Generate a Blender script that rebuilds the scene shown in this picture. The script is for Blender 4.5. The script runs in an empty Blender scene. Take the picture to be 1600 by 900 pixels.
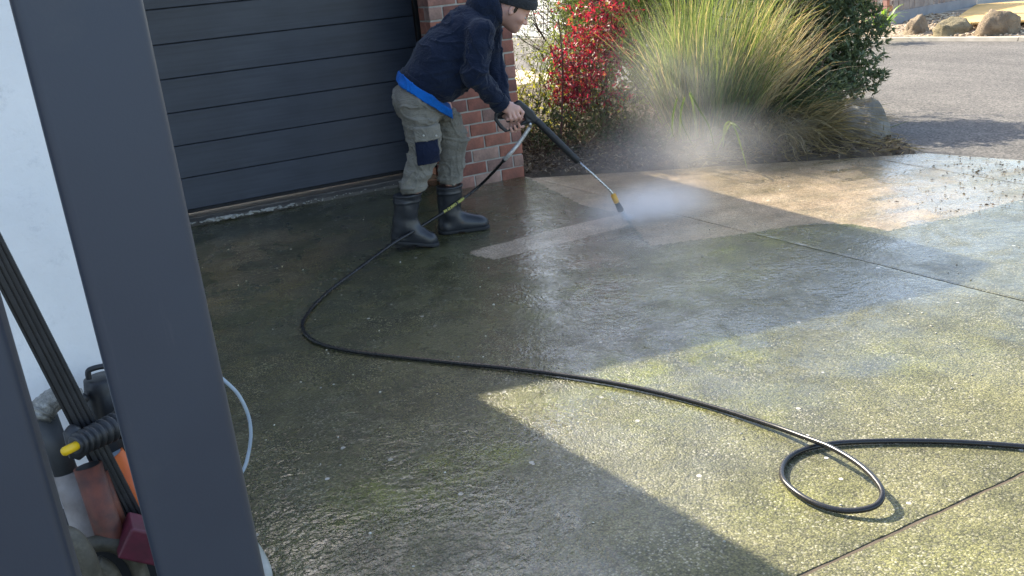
import bpy, bmesh, math, random
import numpy as np
from mathutils import Vector, Matrix

# ------------------------------------------------------------------ camera
f_px, cx, cy, H = 1448.0, 800.0, 450.0, 1.65
_d = np.array([400., 4150., f_px]); _d /= np.linalg.norm(_d)
_x = np.array([3190., -812., f_px]); _x = _x - _x.dot(_d) * _d; _x /= np.linalg.norm(_x)
_up = -_d; _y = np.cross(_up, _x)
RC = np.stack([_x, _y, _up])          # world = RC @ cam(right,down,fwd)
CAM = np.array([0, 0, H])
sc = bpy.context.scene
cam = bpy.data.cameras.new('camera'); camo = bpy.data.objects.new('camera', cam)
sc.collection.objects.link(camo); sc.camera = camo
right, down, fwd = RC[:, 0], RC[:, 1], RC[:, 2]
camo.matrix_world = Matrix(((right[0], -down[0], -fwd[0], 0), (right[1], -down[1], -fwd[1], 0),
                            (right[2], -down[2], -fwd[2], H), (0, 0, 0, 1)))
cam.sensor_width = 36; cam.lens = 36 * f_px / 1600
cam.clip_start = 0.02; cam.clip_end = 2000
# ------------------------------------------------------------------ light
SUN = Vector((-0.70, 3.2, 2.6)).normalized()      # towards the sun
el = math.asin(SUN.z); az = math.atan2(SUN.x, SUN.y)
w = bpy.data.worlds.new('World'); sc.world = w; w.use_nodes = True
nt = w.node_tree; bg = nt.nodes['Background']
sky = nt.nodes.new('ShaderNodeTexSky'); sky.sky_type = 'NISHITA'; sky.sun_disc = False
sky.sun_elevation = el; sky.sun_rotation = az; sky.air_density = 1.0; sky.dust_density = 2.0; sky.ozone_density = 0.6
wb = nt.nodes.new('ShaderNodeMix'); wb.data_type = 'RGBA'; wb.blend_type = 'MULTIPLY'; wb.inputs[0].default_value = 1
wb.inputs[7].default_value = (1.03, 1.0, .97, 1); nt.links.new(sky.outputs[0], wb.inputs[6])      # camera white balance for the shade
nt.links.new(wb.outputs[2], bg.inputs[0]); bg.inputs[1].default_value = 0.15
sl = bpy.data.lights.new('sun', 'SUN'); sl.energy = 4.0; sl.angle = math.radians(0.53); sl.color = (1, .91, .74)
so = bpy.data.objects.new('sun', sl); sc.collection.objects.link(so)
so.rotation_euler = SUN.to_track_quat('Z', 'Y').to_euler(); so.location = (0, 0, 8)
sc.view_settings.view_transform = 'Standard'; sc.view_settings.look = 'None'
sc.view_settings.exposure = 1.62; sc.view_settings.gamma = 1
rng = np.random.default_rng(7); random.seed(7)

# ------------------------------------------------------------------ helpers
COL = sc.collection
def ray(px, py):
    v = RC @ np.array([px - cx, py - cy, f_px]); return v / np.linalg.norm(v)
def gnd(px, py, z=0.):
    v = ray(px, py); return CAM + v * ((z - H) / v[2])
def atY(px, py, Y):
    v = ray(px, py); return CAM + v * (Y / v[1])
def tag(o, label=None, cat=None, group=None, kind=None):
    if label: o['label'] = label
    if cat: o['category'] = cat
    if group: o['group'] = group
    if kind: o['kind'] = kind
    return o
def empty(name, loc=(0, 0, 0), rz=0, parent=None):
    o = bpy.data.objects.new(name, None); COL.objects.link(o); o.location = loc; o.rotation_euler = (0, 0, rz)
    o.empty_display_size = .1
    if parent: o.parent = parent
    return o
def link(name, me, mat=None, parent=None, smooth=False):
    o = bpy.data.objects.new(name, me); COL.objects.link(o)
    if mat is not None and len(me.materials) == 0:
        for m in (mat if isinstance(mat, (list, tuple)) else [mat]): me.materials.append(m)
    if smooth: me.polygons.foreach_set('use_smooth', [True] * len(me.polygons))
    if parent: o.parent = parent
    return o
def mesh_np(name, V, F):
    me = bpy.data.meshes.new(name); V = np.asarray(V, dtype=np.float32); F = np.asarray(F, dtype=np.int32)
    me.vertices.add(len(V)); me.vertices.foreach_set('co', V.ravel())
    k = F.shape[1]; me.loops.add(F.size); me.loops.foreach_set('vertex_index', F.ravel())
    me.polygons.add(len(F)); me.polygons.foreach_set('loop_start', np.arange(0, F.size, k, dtype=np.int32))
    me.update(calc_edges=True); me.validate(); return me
def from_bm(name, bm, mat=None, parent=None, smooth=False):
    bmesh.ops.recalc_face_normals(bm, faces=bm.faces)
    me = bpy.data.meshes.new(name); bm.to_mesh(me); bm.free(); return link(name, me, mat, parent, smooth)
def add_box(bm, x0, x1, y0, y1, z0, z1, bevel=0, M=None, seg=1):
    r = bmesh.ops.create_cube(bm, size=1); vs = r['verts']
    for v in vs:
        v.co = Vector(((x0 + x1) / 2 + v.co.x * (x1 - x0), (y0 + y1) / 2 + v.co.y * (y1 - y0), (z0 + z1) / 2 + v.co.z * (z1 - z0)))
    if bevel:
        es = list({e for v in vs for e in v.link_edges})
        rr = bmesh.ops.bevel(bm, geom=es, offset=bevel, segments=seg, affect='EDGES', profile=.5)
        vs = list({v for f in rr['faces'] for v in f.verts} | {v for v in vs if v.is_valid})
    if M is not None:
        for v in vs: v.co = M @ v.co
    return vs
def box(name, b, mat, parent=None, bevel=0, seg=1, smooth=False):
    bm = bmesh.new(); add_box(bm, *b, bevel=bevel, seg=seg); return from_bm(name, bm, mat, parent, smooth)
def prism(name, poly, z0, z1, mat, parent=None):
    bm = bmesh.new(); a = [bm.verts.new((p[0], p[1], z0)) for p in poly]; b = [bm.verts.new((p[0], p[1], z1)) for p in poly]
    bm.faces.new(a); bm.faces.new(b); n = len(poly)
    for i in range(n): bm.faces.new((a[i], a[(i + 1) % n], b[(i + 1) % n], b[i]))
    return from_bm(name, bm, mat, parent)
def smooth_path(P, n=8):
    P = [np.asarray(p, float) for p in P]; out = []
    for i in range(len(P) - 1):
        p0 = P[max(i - 1, 0)]; p1 = P[i]; p2 = P[i + 1]; p3 = P[min(i + 2, len(P) - 1)]
        for k in range(n):
            t = k / n
            out.append(.5 * ((2 * p1) + (-p0 + p2) * t + (2 * p0 - 5 * p1 + 4 * p2 - p3) * t * t + (-p0 + 3 * p1 - 3 * p2 + p3) * t ** 3))
    out.append(P[-1]); return np.array(out)
def tube_arrays(P, R, nseg=10, cap=True):
    P = np.asarray(P, float); n = len(P); R = np.full(n, R) if np.isscalar(R) else np.asarray(R, float)
    T = np.gradient(P, axis=0); T /= np.linalg.norm(T, axis=1)[:, None] + 1e-12
    u = np.cross(T[0], [0, 0, 1.]);
    if np.linalg.norm(u) < .1: u = np.cross(T[0], [0, 1., 0])
    u /= np.linalg.norm(u); V = []
    a = np.linspace(0, 2 * np.pi, nseg, endpoint=False)
    for i in range(n):
        u = u - T[i] * u.dot(T[i]); u /= np.linalg.norm(u) + 1e-12; v = np.cross(T[i], u)
        V.append(P[i] + R[i] * (np.cos(a)[:, None] * u + np.sin(a)[:, None] * v))
    V = np.concatenate(V); F = []
    for i in range(n - 1):
        for j in range(nseg):
            k = (j + 1) % nseg; F.append((i * nseg + j, i * nseg + k, (i + 1) * nseg + k, (i + 1) * nseg + j))
    if cap:
        for base, flip in ((0, 1), ((n - 1) * nseg, 0)):
            c = len(V); V = np.vstack([V, P[0 if flip else -1]])
            for j in range(nseg):
                k = (j + 1) % nseg; F.append((c, base + k, base + j, base + j) if flip else (c, base + j, base + k, base + k))
    return V, F
def tube(name, P, R, mat, parent=None, nseg=12):
    V, F = tube_arrays(P, R, nseg); bm = bmesh.new(); vs = [bm.verts.new(v) for v in V]
    for q in F:
        s = [];
        for i in q:
            if vs[i] not in s: s.append(vs[i])
        try: bm.faces.new(s)
        except ValueError: pass
    return from_bm(name, bm, mat, parent, smooth=True)
# value noise
_tab = np.random.default_rng(3).random(4096)
def vnoise(P, s=1.0, seed=0):
    P = np.asarray(P, float) * s + seed * 17.13 + 100; i = np.floor(P).astype(np.int64); f = P - i; f = f * f * (3 - 2 * f)
    def h(a, b, c): return _tab[((a * 73856093) ^ (b * 19349663) ^ (c * 83492791)) & 4095]
    x, y, z = i[..., 0], i[..., 1], i[..., 2]; fx, fy, fz = f[..., 0], f[..., 1], f[..., 2]
    def L(a, b, t): return a + (b - a) * t
    return L(L(L(h(x, y, z), h(x + 1, y, z), fx), L(h(x, y + 1, z), h(x + 1, y + 1, z), fx), fy),
             L(L(h(x, y, z + 1), h(x + 1, y, z + 1), fx), L(h(x, y + 1, z + 1), h(x + 1, y + 1, z + 1), fx), fy), fz)
# surface nets
def sdf_mesh(fn, lo, hi, h):
    lo = np.array(lo, float); hi = np.array(hi, float); n = np.ceil((hi - lo) / h).astype(int) + 1
    ax = [lo[k] + h * np.arange(n[k]) for k in range(3)]
    G = np.stack(np.meshgrid(*ax, indexing='ij'), -1); D = fn(G).astype(np.float32)
    ins = D < 0
    c = np.zeros([n[0] - 1, n[1] - 1, n[2] - 1], int)
    for a in (0, 1):
        for b in (0, 1):
            for d in (0, 1): c += ins[a:n[0] - 1 + a, b:n[1] - 1 + b, d:n[2] - 1 + d]
    act = (c > 0) & (c < 8); idx = -np.ones(act.shape, int); idx[act] = np.arange(act.sum())
    ci = np.argwhere(act); acc = np.zeros((len(ci), 3)); cnt = np.zeros(len(ci))
    cr = [(a, b, d) for a in (0, 1) for b in (0, 1) for d in (0, 1)]
    for p in cr:
        for k in range(3):
            if p[k] == 0:
                q = list(p); q[k] = 1
                A = D[ci[:, 0] + p[0], ci[:, 1] + p[1], ci[:, 2] + p[2]]; B = D[ci[:, 0] + q[0], ci[:, 1] + q[1], ci[:, 2] + q[2]]
                m = (A < 0) != (B < 0); t = np.where(m, A / np.where(m, A - B, 1), 0)
                pos = ci + np.array(p) + 0.0; pos[:, k] += t
                acc[m] += pos[m]; cnt[m] += 1
    V = lo + h * acc / cnt[:, None]; F = []
    for k in range(3):
        u, v = (k + 1) % 3, (k + 2) % 3
        sl = [slice(None)] * 3; s2 = [slice(None)] * 3; sl[k] = slice(0, n[k] - 1); s2[k] = slice(1, n[k])
        for q in (u, v): sl[q] = slice(1, n[q] - 1); s2[q] = slice(1, n[q] - 1)
        a = ins[tuple(sl)]; b = ins[tuple(s2)]; e = np.argwhere(a != b); flip = a[tuple(e.T)]
        e[:, u] += 1; e[:, v] += 1
        def g(du, dv):
            w_ = e.copy(); w_[:, u] += du; w_[:, v] += dv; return idx[w_[:, 0], w_[:, 1], w_[:, 2]]
        q = np.stack([g(-1, -1), g(0, -1), g(0, 0), g(-1, 0)], 1); q[~flip] = q[~flip][:, ::-1]; F.append(q)
    F = np.concatenate(F); F = F[(F >= 0).all(1)]
    return V, F
def cap(P, a, b, ra, rb, sc_=(1, 1, 1)):
    s = np.array(sc_); a = np.asarray(a, float) * s; b = np.asarray(b, float) * s; Q = P * s
    ab = b - a; t = np.clip(((Q - a) @ ab) / (ab @ ab + 1e-12), 0, 1)
    return np.linalg.norm(Q - (a + t[..., None] * ab), axis=-1) - (ra + (rb - ra) * t)
def ell(P, c, r, ax=None):
    Q = P - np.asarray(c, float)
    if ax is not None: Q = Q @ np.asarray(ax, float).T
    r = np.asarray(r, float); k = np.linalg.norm(Q / r, axis=-1); k2 = np.linalg.norm(Q / (r * r), axis=-1) + 1e-9
    return k * (k - 1) / k2
def smin(a, b, k):
    h = np.clip(.5 + .5 * (b - a) / k, 0, 1); return b + (a - b) * h - k * h * (1 - h)
def vnormals(V, F):
    n = np.cross(V[F[:, 2]] - V[F[:, 0]], V[F[:, 3]] - V[F[:, 1]]); N = np.zeros_like(V)
    for k in range(4): np.add.at(N, F[:, k], n)
    return N / (np.linalg.norm(N, axis=1)[:, None] + 1e-12)

# ------------------------------------------------------------------ materials
def lin(c): return tuple((x / 12.92 if x <= .04045 else ((x + .055) / 1.055) ** 2.4) for x in c)
class NT:
    def __init__(s, name):
        s.m = bpy.data.materials.new(name); s.m.use_nodes = True; s.t = s.m.node_tree; s.N = s.t.nodes; s.L = s.t.links
        s.b = s.N['Principled BSDF']; s._tc = None
    def n(s, ty, **k):
        o = s.N.new('ShaderNode' + ty)
        for a, v in k.items(): setattr(o, a, v)
        return o
    def put(s, sock, v):
        if isinstance(v, bpy.types.NodeSocket): s.L.new(v, sock)
        elif isinstance(v, (tuple, list)) and len(v) == 3 and sock.type == 'RGBA': sock.default_value = (*v, 1)
        else: sock.default_value = v
    def obj(s):
        if s._tc is None: s._tc = s.n('TexCoord')
        return s._tc.outputs['Object']
    def mapped(s, scale=(1, 1, 1), rot=(0, 0, 0), vec=None):
        m = s.n('Mapping'); s.put(m.inputs[0], vec or s.obj()); m.inputs['Scale'].default_value = scale; m.inputs['Rotation'].default_value = rot; return m.outputs[0]
    def noise(s, scale, detail=4, rough=.55, vec=None, dist=0):
        o = s.n('TexNoise'); s.put(o.inputs['Vector'], vec or s.obj()); o.inputs['Scale'].default_value = scale
        o.inputs['Detail'].default_value = detail; o.inputs['Roughness'].default_value = rough; o.inputs['Distortion'].default_value = dist; return o.outputs[0]
    def voro(s, scale, vec=None, feature='F1', out=0):
        o = s.n('TexVoronoi'); o.feature = feature; s.put(o.inputs['Vector'], vec or s.obj()); o.inputs['Scale'].default_value = scale; return o.outputs[out]
    def ramp(s, v, stops, interp='LINEAR'):
        o = s.n('ValToRGB'); s.put(o.inputs[0], v); e = o.color_ramp.elements; o.color_ramp.interpolation = interp
        while len(e) < len(stops): e.new(.5)
        for i, (p, c) in enumerate(stops):
            e[i].position = p; e[i].color = (*c, 1) if isinstance(c, (tuple, list)) else (c, c, c, 1)
        return o.outputs[0]
    def mix(s, f, a, b, mode='MIX'):
        o = s.n('Mix'); o.data_type = 'RGBA'; o.blend_type = mode; s.put(o.inputs[0], f); s.put(o.inputs[6], a); s.put(o.inputs[7], b); return o.outputs[2]
    def math(s, op, a, b=0., c=None, clamp=False):
        o = s.n('Math'); o.operation = op; o.use_clamp = clamp; s.put(o.inputs[0], a); s.put(o.inputs[1], b)
        if c is not None: s.put(o.inputs[2], c)
        return o.outputs[0]
    def attr(s, name):
        o = s.n('Attribute'); o.attribute_name = name; return o.outputs['Fac']
    def rand(s): return s.n('ObjectInfo').outputs['Random']
    def bump(s, h, strength=.3, dist=.01, prev=None):
        o = s.n('Bump'); s.put(o.inputs['Height'], h); o.inputs['Strength'].default_value = strength; o.inputs['Distance'].default_value = dist
        if prev: s.L.new(prev, o.inputs['Normal'])
        return o.outputs[0]
    def out(s, base=None, rough=None, normal=None, **k):
        if base is not None: s.put(s.b.inputs['Base Color'], base)
        if rough is not None: s.put(s.b.inputs['Roughness'], rough)
        if normal is not None: s.L.new(normal, s.b.inputs['Normal'])
        for a, v in k.items(): s.put(s.b.inputs[a.replace('_', ' ')], v)
        return s.m
def simple(name, a, b=None, scale=6, rough=.6, rv=.1, bump=.15, bscale=80, bdist=.003, metallic=0, spec=.5, detail=5):
    t = NT(name); b = b or tuple(x * .7 for x in a)
    nz = t.noise(scale, detail); c = t.ramp(nz, [(.35, a), (.65, b)])
    r = t.math('MULTIPLY_ADD', t.noise(scale * 2.3, 3), rv * 2, rough - rv)
    nn = t.bump(t.noise(bscale, 3), bump, bdist) if bump else None
    return t.out(c, r, nn, Metallic=metallic, Specular_IOR_Level=spec)

def concrete_mat(name, dry=False):
    t = NT(name)
    clean, moss, wet = t.attr('clean'), t.attr('moss'), t.attr('wet')
    big = t.noise(1.1, 5, .6); mid = t.noise(6, 6, .65); fine = t.noise(45, 4, .6)
    # washed in overlapping strokes: the edge of the washed area is a little ragged
    ce = t.math('ADD', clean, t.math('MULTIPLY_ADD', t.noise(26, 3), .20, -.10)); ce = t.math('MULTIPLY', t.ramp(ce, [(.10, 0.), (.95, 1.)]), t.ramp(t.noise(3.5, 5, .65), [(.3, .62), (.62, 1.)]))
    dirt = t.ramp(t.math('ADD', t.math('MULTIPLY', big, .5), t.math('MULTIPLY', mid, .5)),
                  [(.34, (.034, .034, .013)), (.46, (.067, .067, .024)), (.55, (.102, .098, .038)), (.68, (.148, .138, .058))])
    cl = t.ramp(mid, [(.3, (.27, .195, .115)), (.5, (.37, .275, .165)), (.7, (.46, .35, .22))])
    mossc = t.ramp(mid, [(.35, (.070, .080, .006)), (.65, (.155, .165, .020))])
    wv = t.n('VectorMath'); wv.operation = 'MULTIPLY_ADD'; nv_ = t.n('TexNoise'); nv_.inputs['Scale'].default_value = 60; t.put(nv_.inputs['Vector'], t.obj()); t.L.new(nv_.outputs[1], wv.inputs[0]); wv.inputs[1].default_value = (.010, .010, .0); t.L.new(t.obj(), wv.inputs[2])
    pv = t.voro(150, vec=wv.outputs[0], out=1); pf = t.voro(150, vec=wv.outputs[0], out=0)
    sp = t.n('SeparateColor'); t.put(sp.inputs[0], pv)
    v1, v2 = sp.outputs[0], sp.outputs[1]
    base = t.mix(t.math('MULTIPLY', moss, t.ramp(mid, [(.36, .35), (.52, 1.)])), dirt, mossc)
    # exposed fines: light and dark grains
    base = t.mix(t.math('MULTIPLY', t.ramp(v1, [(.72, 0.), (.98, 1.)]), t.ramp(t.noise(5, 4), [(.4, .12), (.62, .55)])), base, (.36, .34, .24))
    base = t.mix(t.math('MULTIPLY', t.ramp(v2, [(.66, 0.), (.92, 1.)]), .6), base, (.016, .016, .009))
    clg = t.mix(t.math('MULTIPLY', t.ramp(v2, [(.6, 0.), (.95, 1.)]), .6), cl, (.09, .078, .05))
    clg = t.mix(t.math('MULTIPLY', t.ramp(v1, [(.85, 0.), (1., 1.)]), .5), clg, (.50, .44, .34))
    c = t.mix(ce, base, clg); c = t.mix(t.math('GREATER_THAN', clean, .97), c, t.mix(1., clg, (1.15, 1.2, 1.28), 'MULTIPLY'))
    gr_ = t.ramp(t.math('ADD', t.math('MULTIPLY', pf, .55), t.math('MULTIPLY', t.noise(75, 4, .7), .6)), [(.36, (1.22, 1.22, 1.22)), (.52, (1., 1., 1.)), (.70, (.55, .55, .55))]); c = t.mix(1., c, gr_, 'MULTIPLY')
    sv = t.voro(17, out=0); sc2 = t.n('SeparateColor'); t.put(sc2.inputs[0], t.voro(17, out=1))
    stone = t.math('MULTIPLY', t.math('LESS_THAN', sv, .16), t.math('GREATER_THAN', sc2.outputs[0], .95))
    c = t.mix(t.math('MULTIPLY', stone, .75), c, (.42, .40, .34))
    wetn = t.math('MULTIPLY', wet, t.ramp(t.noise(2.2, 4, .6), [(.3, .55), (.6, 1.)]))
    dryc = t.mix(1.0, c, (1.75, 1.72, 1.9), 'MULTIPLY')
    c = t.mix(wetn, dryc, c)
    r = t.math('MULTIPLY_ADD', wetn, -.66, .80)
    r = t.math('ADD', r, t.math('MULTIPLY_ADD', t.noise(9, 4), .16, -.08), clamp=True)
    h = t.math('ADD', t.math('MULTIPLY', t.math('SUBTRACT', .5, pf), .9), t.math('MULTIPLY', t.noise(75, 4, .7), 1.2))
    b1 = t.bump(h, .7, .004); b2 = t.bump(t.noise(24, 3, .6), .34, .008, b1); b3 = t.bump(t.noise(3, 3, .5, dist=.8), .14, .03, b2); b4 = t.bump(t.noise(52, 2, .5), .35, .004, t.bump(t.noise(30, 3, .5, dist=.6), .45, .009, t.bump(t.noise(6, 2, .5, dist=1.), .25, .014)))
    film = t.math('MULTIPLY', wetn, t.ramp(t.noise(2.6, 6, .68, dist=.8), [(.40, .35), (.56, 1.)]))
    return t.out(c, r, b3, Specular_IOR_Level=.5, Coat_Weight=film, Coat_Roughness=.05, Coat_Normal=b4)
M = {}
M['concrete'] = concrete_mat('wet_mossy_concrete')
def asphalt():
    t = NT('asphalt'); v = t.voro(70, out=1); s = t.n('SeparateColor'); t.put(s.inputs[0], v)
    c = t.ramp(t.noise(.8, 5), [(.3, (.082, .078, .073)), (.7, (.118, .112, .104))]); g = t.ramp(s.outputs[0], [(.1, (.5, .5, .5)), (.9, (1.5, 1.45, 1.4))])
    st = t.ramp(t.noise(1, 4, vec=t.mapped((3, .25, 1))), [(.35, (.86, .86, .86)), (.65, (1.1, 1.1, 1.1))])
    c = t.mix(1., t.mix(1., c, g, 'MULTIPLY'), st, 'MULTIPLY')
    return t.out(c, .85, t.bump(t.voro(70), .5, .006))
M['asphalt'] = asphalt()
def brick_mat():
    t = NT('brick_clay'); r = t.rand()
    c = t.ramp(r, [(0, (.32, .125, .085)), (.3, (.37, .15, .10)), (.5, (.27, .105, .075)), (.72, (.16, .085, .075)), (.86, (.42, .27, .21)), (1, (.31, .13, .10))])
    n1 = t.noise(14, 5, .65); c = t.mix(1., c, t.ramp(n1, [(.3, (.62, .62, .62)), (.7, (1.25, 1.22, 1.2))]), 'MULTIPLY')
    st = t.ramp(t.noise(5, 4), [(.56, 0.), (.7, .55)]); c = t.mix(st, c, (.055, .045, .04))
    return t.out(c, .85, t.bump(t.noise(110, 5, .7), .5, .003))
M['brick'] = brick_mat()
M['brick_far'] = simple('pink_brick', (.42, .24, .20), (.30, .16, .13), 9, .9)
M['mortar'] = simple('mortar', (.46, .43, .38), (.32, .30, .26), 12, .95, bump=.4, bscale=120)
def panel_mat():
    t = NT('charcoal_panel'); st = t.noise(1, 6, .6, vec=t.mapped((1.6, 60, 42)))
    big = t.noise(2.2, 3, vec=t.mapped((1, 1, 2)))
    c = t.ramp(t.math('ADD', t.math('MULTIPLY', st, .5), t.math('MULTIPLY', big, .5)), [(.36, (.030, .037, .055)), (.62, (.058, .069, .094))])
    sm = t.ramp(t.noise(1, 4, .7, vec=t.mapped((1.2, 9, 12))), [(.64, 0.), (.74, .25)]); c = t.mix(sm, c, (.10, .11, .12))
    return t.out(c, t.math('MULTIPLY_ADD', st, .2, .34), t.bump(st, .3, .0012))
M['panel'] = panel_mat()
M['dark'] = simple('dark_rubber_and_shade', (.010, .011, .014), rough=.6)
def post_mat():
    t = NT('powder_coated_steel'); n = t.noise(3, 5, .6)
    c = t.ramp(n, [(.3, (.029, .036, .056)), (.7, (.038, .048, .070))])
    sp = t.math('LESS_THAN', t.voro(26, vec=t.mapped((1, 1, .45))), .085); s2 = t.n('SeparateColor'); t.put(s2.inputs[0], t.voro(26, vec=t.mapped((1, 1, .45)), out=1))
    c = t.mix(t.math('MULTIPLY', t.math('MULTIPLY', sp, t.math('GREATER_THAN', s2.outputs[1], .80)), .55), c, (.35, .36, .38))
    sc_ = t.ramp(t.noise(1, 5, .7, vec=t.mapped((30, 30, 3))), [(.58, 0.), (.70, .28)]); c = t.mix(sc_, c, (.12, .12, .13)); du = t.ramp(t.noise(5, 6, .75), [(.5, 0.), (.72, .30)]); c = t.mix(du, c, (.085, .085, .085))
    return t.out(c, t.math('MULTIPLY_ADD', n, .3, .32), t.bump(t.noise(500, 2), .12, .0006))
M['post'] = post_mat()
def render_mat():
    t = NT('painted_render'); c = t.ramp(t.noise(3, 5, .6), [(.3, (.80, .80, .80)), (.7, (.88, .87, .86))])
    d = t.ramp(t.noise(7, 7, .78), [(.56, 0.), (.74, .5)]); c = t.mix(d, c, (.45, .46, .47))
    return t.out(c, .85, t.bump(t.noise(38, 6, .7), .45, .006))
M['render'] = render_mat()
M['soil'] = simple('bed_soil', (.055, .042, .030), (.10, .08, .055), 9, .95, bump=.8, bscale=40, bdist=.02)
M['step'] = None
def step_mat():
    t = NT('worn_step_concrete'); c = t.ramp(t.noise(4, 6, .7), [(.3, (.07, .063, .055)), (.7, (.15, .135, .115))])
    f = t.ramp(t.noise(55, 5, .8), [(.52, 0.), (.6, .5)]); c = t.mix(t.math('MULTIPLY', f, .5), c, (.28, .26, .22))
    return t.out(c, .7, t.bump(t.noise(40, 5, .7), .6, .006))
M['step'] = step_mat()
M['pale_conc'] = simple('pale_concrete', (.44, .37, .28), (.52, .45, .34), 3, .9, bump=.2, bscale=50)
M['ochre'] = simple('ochre_sealed_concrete', (.58, .37, .12), (.64, .43, .16), 1.2, .8, bump=.1)
M['gravel_bank'] = simple('tan_gravel', (.36, .29, .21), (.22, .175, .13), 18, .95, bump=1, bscale=30, bdist=.03)
M['kerb'] = simple('kerb_concrete', (.46, .41, .34), (.36, .32, .26), 5, .9, bump=.3)
def rockm(n, a, b, c_):
    t = NT(n); c = t.ramp(t.noise(3.5, 7, .7), [(.3, a), (.55, b), (.75, c_)])
    return t.out(c, .9, t.bump(t.noise(9, 7, .75), 1., .07))
M['rock'] = rockm('granite_boulder', (.14, .10, .07), (.30, .23, .15), (.40, .33, .22))
M['rock_moss'] = rockm('mossy_boulder', (.13, .105, .06), (.29, .24, .14), (.40, .34, .22))
M['rock_grey'] = rockm('grey_weathered_rock', (.12, .105, .085), (.26, .24, .20), (.42, .40, .34))
M['white_board'] = simple('white_weatherboard', (.80, .80, .78), (.74, .74, .72), 2, .5, bump=.05)
M['grey_trim'] = simple('grey_trim', (.33, .35, .35), (.28, .30, .30), 4, .6)
M['charcoal'] = simple('charcoal_cladding', (.035, .037, .04), rough=.7)
M['rooftile'] = simple('grey_roof', (.10, .10, .11), rough=.8)
def leaf_mat(name, stops, rough=.5, trans=.35, spec=.4):
    t = NT(name); a = t.attr('tint'); c = t.ramp(a, stops); m = t.m
    t.out(c, rough, Specular_IOR_Level=spec)
    tr = t.n('BsdfTranslucent'); t.put(tr.inputs[0], t.mix(1., c, (1.7, 1.6, 1.0), 'MULTIPLY')); mx = t.n('MixShader'); mx.inputs[0].default_value = trans
    o = t.N['Material Output']; t.L.new(t.b.outputs[0], mx.inputs[1]); t.L.new(tr.outputs[0], mx.inputs[2]); t.L.new(mx.outputs[0], o.inputs[0]); return m
M['bark'] = simple('bark', (.09, .06, .045), (.14, .10, .075), 20, .9, bump=.5)
M['red_bark'] = simple('reddish_bark', (.085, .03, .03), (.12, .05, .04), 20, .8, bump=.3)

# ------------------------------------------------------------------ ground, road, slabs
gm = bpy.data.meshes.new('ground'); gm.from_pydata([(-60, -60, -.055), (120, -60, -.055), (120, 120, -.055), (-60, 120, -.055)], [], [(0, 1, 2, 3)])
tag(link('ground', gm, M['soil']), 'bare earth under and around the paved areas', 'ground', kind='structure')
kerbA, kerbB = np.array([12.0, 10.83]), np.array([12.46, 8.79])
kd = (kerbB - kerbA) / np.linalg.norm(kerbB - kerbA)
def kp(t, off=0): p = kerbA + kd * t; nrm = np.array([-kd[1], kd[0]]); return p + nrm * off   # off>0 : away from the road
k0, k1 = kp(-40), kp(40)
prism('road', [(5.95, 5.02), (6.14, 4.23), (7.0, 1.62), (8.4, -3), (12, -20), (k1[0], k1[1]), (k0[0], k0[1]), (7.2, 30), (6.9, 9), (6.15, 5.35)], -.05, -.022, M['asphalt'])
tag(bpy.data.objects['road'], 'grey asphalt street beyond the driveway', 'road', kind='structure')
kb = empty('kerb'); tag(kb, 'pale concrete kerb along the far side of the street', 'kerb', kind='structure')
bm = bmesh.new()
for i in range(-8, 12):
    a, b = kp(i * 2.0 + .006), kp(i * 2.0 + 1.994); c, d = kp(i * 2 + 1.994, .16), kp(i * 2 + .006, .16)
    lo = [bm.verts.new((*p, -.05)) for p in (a, b, c, d)]
    a2, b2 = kp(i * 2.0 + .006, .03), kp(i * 2.0 + 1.994, .03)
    hi = [bm.verts.new((*p, .028)) for p in (a2, b2, c, d)]
    bm.faces.new(lo[::-1]); bm.faces.new(hi)
    for k in range(4): bm.faces.new((lo[k], lo[(k + 1) % 4], hi[(k + 1) % 4], hi[k]))
from_bm('kerb_stone', bm, M['kerb'], kb)

def inpoly(X, Y, poly):
    r = np.zeros(X.shape, bool); n = len(poly)
    for i in range(n):
        x1, y1 = poly[i]; x2, y2 = poly[(i + 1) % n]
        c = ((y1 > Y) != (y2 > Y)) & (X < (x2 - x1) * (Y - y1) / (y2 - y1 + 1e-12) + x1); r ^= c
    return r
G2 = lambda *pts: [tuple(gnd(*p)[:2]) for p in pts]
P_strip = G2((733, 393), (742, 400), (775, 405), (850, 388), (985, 352), (970, 334), (850, 362))
P_clean = [(3.38, 6.75)] + G2((905, 318), (975, 335), (1015, 384), (1090, 375), (1180, 362), (1270, 349), (1330, 350), (1385, 361), (1480, 342), (1600, 312)) + [(5.7, 3.0), (7.5, 2.5), (7, 5), (5, 6.2)]
P_half = G2((790, 395), (822, 428), (965, 407), (1012, 384), (980, 345), (850, 372))
mosses = [(*gnd(x, y)[:2], r, s) for x, y, r, s in ((650, 765, .16, 1.1), (755, 712, .13, 1.), (585, 790, .16, .7), (1110, 395, .22, 1), (1130, 430, .2, .7), (1230, 372, .25, .8), (1320, 345, .2, .6), (980, 590, .22, .9),
          (870, 620, .2, .5), (1120, 545, .2, .8), (1050, 640, .2, .45), (1250, 780, .14, .4), (1190, 640, .2, .35), (420, 860, .12, .5), (1500, 880, .2, .25), (880, 470, .3, .35), (1450, 560, .3, .3), (1050, 470, .25, .5), (940, 450, .2, .5))]
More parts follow.
